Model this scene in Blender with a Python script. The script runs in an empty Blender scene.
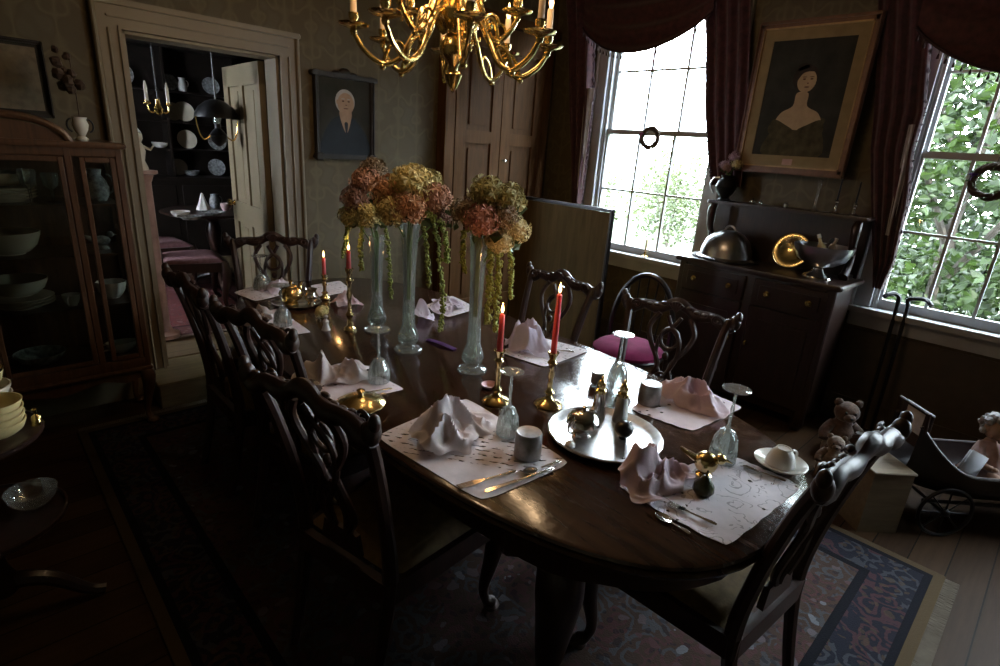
import bpy, math, random
from math import sin, cos, pi, sqrt, radians, atan2
from mathutils import Vector, Matrix, noise as mnoise

# ------------------------------------------------------------------ camera, world, sun, exposure
C = bpy.context.scene
COL = C.collection
CAM_H = 1.65
FPX = 550.0
ROT = Matrix.Rotation(radians(-44.6), 3, 'Z') @ Matrix.Rotation(radians(71.5), 3, 'X') @ Matrix.Rotation(radians(4.1), 3, 'Z')
cd = bpy.data.cameras.new('camera'); cam = bpy.data.objects.new('camera', cd); COL.objects.link(cam)
cd.sensor_width = 36.0; cd.lens = FPX/1000*36.0; cd.clip_start = 0.02; cd.clip_end = 300
cam.location = (0, 0, CAM_H); cam.rotation_euler = ROT.to_euler()
C.camera = cam

w = bpy.data.worlds.new('overcast_sky'); C.world = w; w.use_nodes = True
bg = w.node_tree.nodes['Background']
bg.inputs[0].default_value = (0.80, 0.89, 1.0, 1); bg.inputs[1].default_value = 50.0

sd = bpy.data.lights.new('sun', 'SUN'); sd.energy = 26; sd.angle = 0.02; sd.color = (1, .95, .82)
sun = bpy.data.objects.new('sun', sd); COL.objects.link(sun)
sun.rotation_euler = Vector((0.45, 0.5, -0.85)).to_track_quat('-Z', 'Y').to_euler()

C.view_settings.view_transform = 'Standard'; C.view_settings.look = 'None'
C.view_settings.exposure = 0.0; C.view_settings.gamma = 1.0; C.view_settings.use_curve_mapping = False
cy = C.cycles
cy.use_denoising = True
cy.max_bounces = 10; cy.transparent_max_bounces = 24; cy.transmission_bounces = 10; cy.glossy_bounces = 5; cy.diffuse_bounces = 4
cy.caustics_reflective = False; cy.caustics_refractive = False; cy.sample_clamp_indirect = 6.0

# ------------------------------------------------------------------ places on real planes
def ray(px, py): return ROT @ Vector(((px-500)/FPX, -(py-333)/FPX, -1))
def PZ(px, py, z=0.0):
    v = ray(px, py); t = (z-CAM_H)/v.z; return Vector((v.x*t, v.y*t, z))
def PX(px, py, x):
    v = ray(px, py); t = x/v.x; return Vector((x, v.y*t, CAM_H+v.z*t))
def PY(px, py, y):
    v = ray(px, py); t = y/v.y; return Vector((v.x*t, y, CAM_H+v.z*t))

YB, XR, XL, YF, ZC = 3.845, 4.25, -1.5, -3.4, 3.15      # back wall, right wall, left wall, front wall, ceiling
TZ = 0.76                                                # table top
WT = 0.16                                                # wall thickness

# ------------------------------------------------------------------ materials
def nt(name):
    m = bpy.data.materials.new(name); m.use_nodes = True
    t = m.node_tree; return m, t, t.nodes['Principled BSDF'], t.nodes, t.links
def mix_rgb(N, L, fac, a, b, mode='MIX'):
    n = N.new('ShaderNodeMix'); n.data_type = 'RGBA'; n.blend_type = mode
    for s, v in ((n.inputs[0], fac), (n.inputs[6], a), (n.inputs[7], b)):
        if hasattr(v, 'is_linked'): L.new(v, s)
        elif isinstance(v, (int, float)): s.default_value = v
        else: s.default_value = (*v, 1) if len(v) == 3 else v
    return n.outputs[2]
def math_n(N, L, op, a, b=None, c=None):
    n = N.new('ShaderNodeMath'); n.operation = op
    for i, v in enumerate((a, b, c)):
        if v is None: continue
        if hasattr(v, 'is_linked'): L.new(v, n.inputs[i])
        else: n.inputs[i].default_value = v
    return n.outputs[0]
def ramp(N, L, fac, stops, interp='LINEAR'):
    n = N.new('ShaderNodeValToRGB'); n.color_ramp.interpolation = interp
    e = n.color_ramp.elements
    while len(e) < len(stops): e.new(0.5)
    for i, (p, c) in enumerate(stops):
        e[i].position = p; e[i].color = (*c, 1) if len(c) == 3 else c
    L.new(fac, n.inputs[0]); return n.outputs[0]
def objco(N, L, scale=(1, 1, 1), world=False):
    t = N.new('ShaderNodeNewGeometry') if world else N.new('ShaderNodeTexCoord')
    m = N.new('ShaderNodeMapping'); m.inputs['Scale'].default_value = scale
    L.new(t.outputs['Position'] if world else t.outputs['Object'], m.inputs[0]); return m.outputs[0]
def noise_n(N, L, co, scale, detail=4, rough=.55, dist=0):
    n = N.new('ShaderNodeTexNoise'); n.inputs['Scale'].default_value = scale
    n.inputs['Detail'].default_value = detail; n.inputs['Roughness'].default_value = rough; n.inputs['Distortion'].default_value = dist
    L.new(co, n.inputs['Vector']); return n.outputs[0]
def bump(N, L, b, h, strength=.2, dist=.01):
    n = N.new('ShaderNodeBump'); n.inputs['Strength'].default_value = strength; n.inputs['Distance'].default_value = dist
    L.new(h, n.inputs['Height']); L.new(n.outputs[0], b.inputs['Normal'])
def pm(name, col, rough=.5, metal=0.0, var=.25, scale=12, bmp=0.0, spec=.5, sheen=0.0, coat=0.0, stretch=(1, 1, 1)):
    m, t, b, N, L = nt(name)
    f = noise_n(N, L, objco(N, L, stretch), scale)
    lo = tuple(c*(1-var) for c in col); hi = tuple(min(1, c*(1+var)) for c in col)
    L.new(ramp(N, L, f, [(.3, lo), (.7, hi)]), b.inputs['Base Color'])
    b.inputs['Roughness'].default_value = rough; b.inputs['Metallic'].default_value = metal
    b.inputs['Specular IOR Level'].default_value = spec
    if sheen: b.inputs['Sheen Weight'].default_value = sheen
    if coat: b.inputs['Coat Weight'].default_value = coat; b.inputs['Coat Roughness'].default_value = .08
    if bmp: bump(N, L, b, f, bmp)
    return m
def wood(name, dark, light, rough=.35, axis=2, scale=3.0, coat=0.0, spec=.5):
    m, t, b, N, L = nt(name)
    s = [14, 14, 14]; s[axis] = 1.3
    f = noise_n(N, L, objco(N, L, s), scale, 6, .6, .6)
    L.new(ramp(N, L, f, [(.32, dark), (.68, light)]), b.inputs['Base Color'])
    b.inputs['Roughness'].default_value = rough; b.inputs['Specular IOR Level'].default_value = spec
    if coat: b.inputs['Coat Weight'].default_value = coat; b.inputs['Coat Roughness'].default_value = .1
    bump(N, L, b, f, .08, .004)
    return m
def glass(name, tint=(.95, .98, .96), body=.05, k=.55):
    # thin blown glass: clear face-on, mirror-like towards its edges, milky white mixed in to imitate bright highlights
    m, t, b, N, L = nt(name)
    tr = N.new('ShaderNodeBsdfTransparent'); tr.inputs[0].default_value = (*tint, 1)
    gl = N.new('ShaderNodeBsdfGlossy'); gl.inputs['Roughness'].default_value = .06
    fr = N.new('ShaderNodeLayerWeight'); fr.inputs[0].default_value = k
    df = N.new('ShaderNodeBsdfTranslucent'); df.inputs[0].default_value = (.90, .91, .88, 1)
    d2 = N.new('ShaderNodeBsdfDiffuse'); d2.inputs[0].default_value = (.90, .91, .88, 1)
    ad = N.new('ShaderNodeAddShader'); L.new(df.outputs[0], ad.inputs[0]); L.new(d2.outputs[0], ad.inputs[1])
    mx = N.new('ShaderNodeMixShader'); L.new(math_n(N, L, 'MULTIPLY_ADD', fr.outputs['Fresnel'], .8, .02), mx.inputs[0])
    L.new(tr.outputs[0], mx.inputs[1]); L.new(gl.outputs[0], mx.inputs[2])
    m2 = N.new('ShaderNodeMixShader'); m2.inputs[0].default_value = body
    L.new(mx.outputs[0], m2.inputs[1]); L.new(ad.outputs[0], m2.inputs[2]); L.new(m2.outputs[0], N['Material Output'].inputs[0])
    return m
def pane_mat(name, tint=(.97, .99, .98), gloss=.5):
    m, t, b, N, L = nt(name)
    tr = N.new('ShaderNodeBsdfTransparent'); tr.inputs[0].default_value = (*tint, 1)
    gl = N.new('ShaderNodeBsdfGlossy'); gl.inputs['Roughness'].default_value = .02
    fr = N.new('ShaderNodeFresnel'); fr.inputs[0].default_value = 1.45
    fm = math_n(N, L, 'MULTIPLY', fr.outputs[0], gloss)
    mx = N.new('ShaderNodeMixShader'); L.new(fm, mx.inputs[0]); L.new(tr.outputs[0], mx.inputs[1]); L.new(gl.outputs[0], mx.inputs[2])
    L.new(mx.outputs[0], N['Material Output'].inputs[0]); return m
def emit(name, col, s):
    m, t, b, N, L = nt(name)
    b.inputs['Base Color'].default_value = (*col, 1)
    b.inputs['Emission Color'].default_value = (*col, 1); b.inputs['Emission Strength'].default_value = s; return m
def wallpaper(name, a, b_, c):
    # damask: mirrored lobes in an offset lattice
    m, t, b, N, L = nt(name)
    co = objco(N, L, (1, 1, 1), world=True)
    sx = N.new('ShaderNodeSeparateXYZ'); L.new(co, sx.inputs[0])
    h = math_n(N, L, 'ADD', sx.outputs[0], sx.outputs[1])
    u = math_n(N, L, 'MULTIPLY', h, 2*pi/.34); v = math_n(N, L, 'MULTIPLY', sx.outputs[2], 2*pi/.46)
    w1 = math_n(N, L, 'MULTIPLY', math_n(N, L, 'COSINE', u), math_n(N, L, 'COSINE', v))
    w2 = math_n(N, L, 'MULTIPLY', math_n(N, L, 'COSINE', math_n(N, L, 'MULTIPLY', u, 3)), math_n(N, L, 'COSINE', math_n(N, L, 'MULTIPLY', v, 2)))
    w3 = math_n(N, L, 'MULTIPLY', math_n(N, L, 'SINE', math_n(N, L, 'MULTIPLY', u, 2)), math_n(N, L, 'SINE', math_n(N, L, 'MULTIPLY', v, 4)))
    f = math_n(N, L, 'ADD', w1, math_n(N, L, 'MULTIPLY_ADD', w2, .45, math_n(N, L, 'MULTIPLY', w3, .35)))
    f = math_n(N, L, 'ADD', f, math_n(N, L, 'MULTIPLY', noise_n(N, L, co, 9, 3), .5))
    L.new(ramp(N, L, math_n(N, L, 'MULTIPLY_ADD', f, .35, .4), [(.35, a), (.5, b_), (.62, a), (.8, c)]), b.inputs['Base Color'])
    b.inputs['Roughness'].default_value = .75; return m
def planks(name, dark, light, axis, width=.13, rough=.35):
    m, t, b, N, L = nt(name)
    co = objco(N, L, (1, 1, 1), world=True)
    sx = N.new('ShaderNodeSeparateXYZ'); L.new(co, sx.inputs[0])
    a = math_n(N, L, 'DIVIDE', sx.outputs[axis], width)
    fl = math_n(N, L, 'FLOOR', a); fr = math_n(N, L, 'FRACT', a)
    wn = N.new('ShaderNodeTexWhiteNoise'); wn.noise_dimensions = '1D'; L.new(fl, wn.inputs['W'])
    st = [1.5, 1.5, 1.5]; st[axis] = 18
    g = noise_n(N, L, objco(N, L, st, world=True), 2.2, 6, .6, .3)
    tone = math_n(N, L, 'MULTIPLY_ADD', wn.outputs[0], .5, math_n(N, L, 'MULTIPLY', g, .7))
    col = ramp(N, L, tone, [(.25, dark), (.95, light)])
    gap = math_n(N, L, 'LESS_THAN', math_n(N, L, 'ABSOLUTE', math_n(N, L, 'SUBTRACT', fr, .5)), .48)
    L.new(mix_rgb(N, L, gap, tuple(c*.25 for c in dark), col), b.inputs['Base Color'])
    b.inputs['Roughness'].default_value = rough
    b.inputs['Specular IOR Level'].default_value = .1
    bump(N, L, b, math_n(N, L, 'MULTIPLY_ADD', g, .2, gap), .25, .004); return m
def rug_mat(name, hx, hy, field, motif, motif2, border, edge):
    # woven pattern in the rug's own coordinates, hx/hy its half sizes
    m, t, b, N, L = nt(name)
    co = objco(N, L); sx = N.new('ShaderNodeSeparateXYZ'); L.new(co, sx.inputs[0])
    ax = math_n(N, L, 'SUBTRACT', hx, math_n(N, L, 'ABSOLUTE', sx.outputs[0])); ay = math_n(N, L, 'SUBTRACT', hy, math_n(N, L, 'ABSOLUTE', sx.outputs[1]))
    d = math_n(N, L, 'MINIMUM', ax, ay)
    nc = N.new('ShaderNodeTexNoise'); nc.inputs['Scale'].default_value = 9; nc.inputs['Detail'].default_value = 3; L.new(co, nc.inputs['Vector'])
    wco = mix_rgb(N, L, .10, co, nc.outputs['Color'])
    def vor(scale, feat='F1'):
        v = N.new('ShaderNodeTexVoronoi'); v.inputs['Scale'].default_value = scale; v.feature = feat; v.inputs['Randomness'].default_value = .75
        L.new(wco, v.inputs['Vector']); return v
    v1 = vor(10.5); v2 = vor(24); v3 = vor(17)
    pet = math_n(N, L, 'SINE', math_n(N, L, 'MULTIPLY', v1.outputs['Distance'], 22))
    mo = math_n(N, L, 'GREATER_THAN', pet, .25)
    sm = math_n(N, L, 'LESS_THAN', v2.outputs['Distance'], .30)
    nz = noise_n(N, L, co, 7, 4)
    c = mix_rgb(N, L, nz, field, tuple(x*1.6 for x in field))
    pick = math_n(N, L, 'GREATER_THAN', noise_n(N, L, co, 4, 2), .5)
    c = mix_rgb(N, L, math_n(N, L, 'MULTIPLY', mo, .8), c, mix_rgb(N, L, pick, motif, motif2))
    c = mix_rgb(N, L, math_n(N, L, 'MULTIPLY', sm, .55), c, border)
    wn = N.new('ShaderNodeSeparateColor'); L.new(v3.outputs['Color'], wn.inputs[0])
    c = mix_rgb(N, L, math_n(N, L, 'MULTIPLY', math_n(N, L, 'LESS_THAN', v3.outputs['Distance'], .34), math_n(N, L, 'GREATER_THAN', wn.outputs[0], .55)), c, mix_rgb(N, L, wn.outputs[1], motif, tuple(min(1, x*2.2) for x in motif2)))
    bc = mix_rgb(N, L, math_n(N, L, 'MULTIPLY', mo, .6), border, mix_rgb(N, L, pick, motif2, motif))
    bc = mix_rgb(N, L, math_n(N, L, 'MULTIPLY', sm, .5), bc, edge)
    def band(lo, hi): return math_n(N, L, 'MULTIPLY', math_n(N, L, 'GREATER_THAN', d, lo), math_n(N, L, 'LESS_THAN', d, hi))
    c = mix_rgb(N, L, math_n(N, L, 'LESS_THAN', d, .26), c, bc)
    c = mix_rgb(N, L, band(.235, .27), c, tuple(x*.4 for x in border))
    c = mix_rgb(N, L, band(.04, .07), c, tuple(x*.5 for x in border))
    c = mix_rgb(N, L, math_n(N, L, 'LESS_THAN', d, .04), c, edge)
    L.new(c, b.inputs['Base Color']); b.inputs['Roughness'].default_value = .95; b.inputs['Specular IOR Level'].default_value = .1
    bump(N, L, b, noise_n(N, L, co, 160, 2), .4, .004); return m
def lace(name, col, scale=34, hole=.30, rows=None, vein=None):
    # cutwork linen: openings that show the table through them; rows = angle of the stitched rows, vein = dark outline embroidery
    m, t, b, N, L = nt(name)
    co = objco(N, L); b.inputs['Roughness'].default_value = .85
    v = N.new('ShaderNodeTexVoronoi'); v.inputs['Scale'].default_value = scale; v.inputs['Randomness'].default_value = .85
    c0 = co
    if rows is not None:
        mp = N.new('ShaderNodeMapping'); mp.inputs['Rotation'].default_value = (0, 0, -rows); L.new(co, mp.inputs[0])
        sx = N.new('ShaderNodeSeparateXYZ'); L.new(mp.outputs[0], sx.inputs[0])
        rw = math_n(N, L, 'GREATER_THAN', math_n(N, L, 'SINE', math_n(N, L, 'MULTIPLY_ADD', noise_n(N, L, co, 14, 2), 3.0, math_n(N, L, 'MULTIPLY', sx.outputs[1], 2*pi/.026))), .35)
        m2 = N.new('ShaderNodeMapping'); m2.inputs['Scale'].default_value = (1, 2.6, 1); L.new(mp.outputs[0], m2.inputs[0])
        h = math_n(N, L, 'MULTIPLY', rw, math_n(N, L, 'GREATER_THAN', noise_n(N, L, m2.outputs[0], 42, 2), .54))
        h = math_n(N, L, 'MULTIPLY', h, math_n(N, L, 'LESS_THAN', math_n(N, L, 'ABSOLUTE', sx.outputs[1]), .105))
    else:
        L.new(co, v.inputs['Vector'])
        h = math_n(N, L, 'MULTIPLY', math_n(N, L, 'LESS_THAN', v.outputs['Distance'], hole), math_n(N, L, 'GREATER_THAN', noise_n(N, L, co, 9, 2), .5))
    base = ramp(N, L, noise_n(N, L, co, 30, 3), [(.3, tuple(c*.9 for c in col)), (.7, col)])
    if vein:
        w_ = N.new('ShaderNodeTexVoronoi'); w_.inputs['Scale'].default_value = vein; w_.inputs['Randomness'].default_value = .6
        L.new(mix_rgb(N, L, .12, co, noise_n(N, L, co, 12, 3)), w_.inputs['Vector'])
        ln = math_n(N, L, 'MULTIPLY', math_n(N, L, 'GREATER_THAN', math_n(N, L, 'SINE', math_n(N, L, 'MULTIPLY', w_.outputs['Distance'], 30)), .86), math_n(N, L, 'GREATER_THAN', noise_n(N, L, co, 9, 2), .47))
        base = mix_rgb(N, L, math_n(N, L, 'MULTIPLY', ln, .6), base, tuple(c*.25 for c in col))
    L.new(base, b.inputs['Base Color'])
    tr = N.new('ShaderNodeBsdfTransparent'); mx = N.new('ShaderNodeMixShader')
    L.new(math_n(N, L, 'MULTIPLY', h, .85), mx.inputs[0]); L.new(b.outputs[0], mx.inputs[1]); L.new(tr.outputs[0], mx.inputs[2])
    L.new(mx.outputs[0], N['Material Output'].inputs[0])
    bump(N, L, b, noise_n(N, L, co, 60, 2), .3, .003); return m

M = {}
M['paper'] = wallpaper('olive_damask_wallpaper', (.088, .064, .030), (.125, .097, .048), (.10, .078, .042))
M['dado'] = pm('brown_dado_paint', (.07, .05, .03), .6, var=.12)
M['ceil'] = pm('ceiling_plaster', (.22, .19, .15), .9, var=.05)
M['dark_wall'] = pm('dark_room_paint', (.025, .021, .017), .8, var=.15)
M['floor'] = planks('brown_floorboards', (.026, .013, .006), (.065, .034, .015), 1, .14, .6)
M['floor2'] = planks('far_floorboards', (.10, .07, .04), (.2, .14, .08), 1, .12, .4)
M['cream'] = pm('old_cream_paint', (.185, .145, .085), .45, var=.08, scale=5)
M['step'] = wood('worn_step_oak', (.11, .08, .038), (.19, .14, .072), .4, 0)
M['sash'] = pm('grey_white_sash_paint', (.42, .43, .44), .4, var=.06)
M['pane'] = pane_mat('window_glass')
M['cabpane'] = pane_mat('cabinet_glass', (.9, .93, .9), 1.0)
M['mahog'] = wood('dark_mahogany', (.014, .006, .004), (.032, .013, .008), .36, 2, coat=.08)
M['mahog2'] = wood('red_mahogany', (.014, .006, .004), (.034, .012, .007), .42, 2, coat=.05)
M['cabwood'] = wood('cabinet_mahogany', (.055, .024, .011), (.11, .05, .022), .35, 2, coat=.2)
M['table'] = wood('polished_table_walnut', (.020, .010, .007), (.056, .026, .014), .2, 1, 2.2, coat=.15)
def wear(m):
    # rubbed, blotchy polish: gloss varies and the surface is very slightly uneven
    t = m.node_tree; N, L = t.nodes, t.links; b = N['Principled BSDF']; co = objco(N, L)
    L.new(ramp(N, L, noise_n(N, L, co, 34, 5, .7), [(.35, (.09,)*3), (.65, (.22,)*3)]), b.inputs['Roughness'])
    bump(N, L, b, noise_n(N, L, co, 40, 3, .6), .10, .003)
wear(M['table'])
M['doorwood'] = wood('varnished_pine', (.075, .034, .011), (.13, .06, .021), .62, 2, spec=.15)
M['doorgap'] = wood('varnished_pine_panel', (.06, .027, .009), (.105, .048, .017), .62, 2, spec=.15)
M['black'] = pm('ebonised_wood', (.012, .010, .010), .3)
M['board'] = wood('brown_stencilled_board', (.075, .050, .018), (.12, .080, .030), .7, 2, 2, spec=.12)
M['iron'] = pm('dark_iron', (.02, .02, .022), .4, .6)
M['brass'] = pm('aged_brass', (.66, .49, .20), .22, 1.0, .18, 20)
M['gold'] = pm('gilt_metal', (.70, .55, .27), .2, 1.0, .15, 25)
M['silver'] = pm('polished_silver', (.72, .71, .70), .14, 1.0, .1, 18)
M['silver_tray'] = pm('worn_tray_silver', (.62, .61, .60), .34, 1.0, .2, 30)
M['pewter'] = pm('dull_pewter', (.42, .42, .45), .28, 1.0, .15, 14)
M['tin'] = pm('tin_cup_metal', (.27, .26, .25), .35, .85, .3, 30)
M['steel'] = pm('flatware_steel', (.66, .63, .58), .22, 1.0, .1)
M['china'] = pm('cream_china', (.62, .56, .44), .2, 0, .08, 8)
M['white'] = pm('white_china', (.75, .73, .68), .2, 0, .05, 8)
M['yellow'] = pm('yellow_crockery', (.62, .50, .24), .3, 0, .2, 14)
M['blueware'] = pm('patterned_china', (.28, .29, .29), .25, 0, .6, 40)
M['clear'] = glass('clear_glass')
M['green_glass'] = glass('greenish_vase_glass', (.95, .98, .94), .045, .5)
M['linen'] = pm('ivory_linen', (.80, .74, .74), .85, 0, .05, 30, .15)
M['pinklinen'] = pm('pink_linen', (.80, .67, .71), .85, 0, .06, 30, .15)
M['lavlinen'] = pm('pale_lavender_linen', (.78, .73, .84), .85, 0, .05, 30, .15)
def thin_cloth(m, k=.4):
    t = m.node_tree; N, L = t.nodes, t.links; b = N['Principled BSDF']; out = N['Material Output']
    tl = N.new('ShaderNodeBsdfTranslucent'); L.new(b.inputs['Base Color'].links[0].from_socket, tl.inputs[0])
    if b.inputs['Normal'].is_linked: L.new(b.inputs['Normal'].links[0].from_socket, tl.inputs['Normal'])
    mx = N.new('ShaderNodeMixShader'); mx.inputs[0].default_value = k
    L.new(b.outputs[0], mx.inputs[1]); L.new(tl.outputs[0], mx.inputs[2]); L.new(mx.outputs[0], out.inputs[0])
for k in ('linen', 'pinklinen', 'lavlinen'): thin_cloth(M[k])
M['lace'] = lace('cutwork_linen', (.70, .64, .65), 30, .36, rows=-.94)
M['lace2'] = lace('embroidered_linen', (.76, .72, .76), 26, .16, vein=11)
M['laceP'] = lace('pink_openwork_linen', (.72, .62, .64), 28, .2)
M['redwax'] = pm('red_candle_wax', (.52, .085, .085), .4, 0, .1, 10)
M['redwax'].node_tree.nodes['Principled BSDF'].inputs['Subsurface Weight'].default_value = .25
M['ivorywax'] = pm('ivory_candle_sleeve', (.75, .55, .33), .5, 0, .1)
M['flame'] = emit('candle_flame', (1.0, .62, .22), 9.0)
M['bulb'] = emit('warm_bulb', (1.0, .62, .25), 7.0)
M['wick'] = pm('wick', (.02, .02, .02), .9)
M['burg'] = pm('burgundy_damask_cloth', (.060, .016, .020), .8, 0, .45, 26, .2, sheen=.3)
M['burgdark'] = pm('dark_fringe_thread', (.035, .014, .018), .9)
M['sheer'] = pm('white_sheer_lining', (.55, .53, .56), .9)
M['magenta'] = pm('magenta_velvet', (.17, .018, .065), .9, 0, .25, 10, .2, spec=.1)
M['pinkseat'] = pm('dusky_pink_seat_cloth', (.15, .07, .075), .85, 0, .25, 30, .2)
M['dark_oak'] = pm('nearly_black_oak', (.012, .008, .006), .5, spec=.25)
M['seat'] = pm('olive_gold_seat_cloth', (.16, .105, .045), .85, 0, .3, 30, .2)
M['rug'] = rug_mat('persian_rug_wool', 1.3, 1.75, (.042, .027, .021), (.075, .033, .034), (.058, .062, .070), (.016, .016, .024), (.075, .052, .028))
M['rug2'] = rug_mat('rose_rug_wool', .9, .9, (.12, .034, .034), (.16, .065, .055), (.10, .05, .05), (.11, .045, .042), (.17, .13, .10))
M['fringe'] = pm('rug_fringe', (.13, .105, .075), .95)
M['leaf'] = pm('dark_leaf', (.05, .085, .025), .6, 0, .4, 30)
M['stem'] = pm('green_stem', (.14, .22, .06), .55, 0, .3, 20)
M['amaranth'] = pm('lime_amaranth', (.26, .30, .07), .8, 0, .4, 60, .5)
for k, c in dict(peach=(.66, .38, .22), salmon=(.50, .27, .18), cream=(.72, .60, .28), rose=(.30, .17, .13), olive=(.40, .36, .16), pinkred=(.48, .24, .19), brownish=(.28, .20, .12), palecream=(.62, .54, .30), mauve=(.36, .24, .29)).items():
    M['fl_'+k] = pm('petals_'+k, c, .8, 0, .3, 40)

M['vine'] = pm('vine_twig', (.06, .035, .02), .85, 0, .4, 40)
M['pinkbow'] = pm('pink_ribbon', (.55, .10, .25), .6)
M['purplebow'] = pm('purple_ribbon', (.16, .05, .22), .6)
for k in ('pinkbow', 'purplebow'): thin_cloth(M[k], .6)
M['doll_skin'] = pm('painted_doll_skin', (.42, .27, .20), .45, 0, .08)
M['doll_hair'] = pm('grey_doll_hair', (.34, .33, .34), .9, 0, .4, 40, .4)
M['dark_hair'] = pm('dark_doll_hair', (.05, .045, .05), .9, 0, .4, 40, .4)
M['doll_dress'] = pm('pale_rose_doll_dress', (.36, .24, .22), .9, 0, .3, 18, .2)
M['doll_dress2'] = pm('rose_doll_dress', (.30, .15, .15), .9, 0, .3, 18, .2)
M['card'] = pm('white_card', (.78, .80, .86), .7, 0, .03)
M['bear'] = pm('brown_plush', (.11, .065, .045), .95, 0, .4, 40, .5, sheen=.3)
M['bear2'] = pm('tan_plush', (.22, .16, .12), .95, 0, .4, 40, .5, sheen=.3)
M['crate'] = wood('pale_box_wood', (.14, .10, .055), (.20, .145, .085), .6, 0)
M['grass'] = pm('lawn_green', (.018, .03, .009), .9, 0, .4, 3)
M['bark'] = pm('tree_bark', (.035, .028, .022), .9, 0, .4, 10, .5)
def leafmat(name, col, var=.5):
    m, t, b, N, L = nt(name)
    f = noise_n(N, L, objco(N, L, (1, 1, 1), True), 5, 3)
    L.new(ramp(N, L, f, [(.3, tuple(c*(1-var) for c in col)), (.7, tuple(c*(1+var) for c in col))]), b.inputs['Base Color'])
    b.inputs['Roughness'].default_value = .5; b.inputs['Specular IOR Level'].default_value = .3
    tl = N.new('ShaderNodeBsdfTranslucent'); tl.inputs[0].default_value = (col[0]*1.6, col[1]*1.5, col[2], 1)
    mx = N.new('ShaderNodeMixShader'); mx.inputs[0].default_value = .35
    L.new(b.outputs[0], mx.inputs[1]); L.new(tl.outputs[0], mx.inputs[2]); L.new(mx.outputs[0], N['Material Output'].inputs[0]); return m
M['treeleaf'] = leafmat('maple_leaves', (.010, .019, .0055))
M['treeleaf2'] = leafmat('pale_broad_leaves', (.016, .030, .0075))

M['treeleaf3'] = leafmat('glare_washed_leaves', (.042, .054, .028), .35)  # leaf colour paled to stand in for glare through the window
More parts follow.
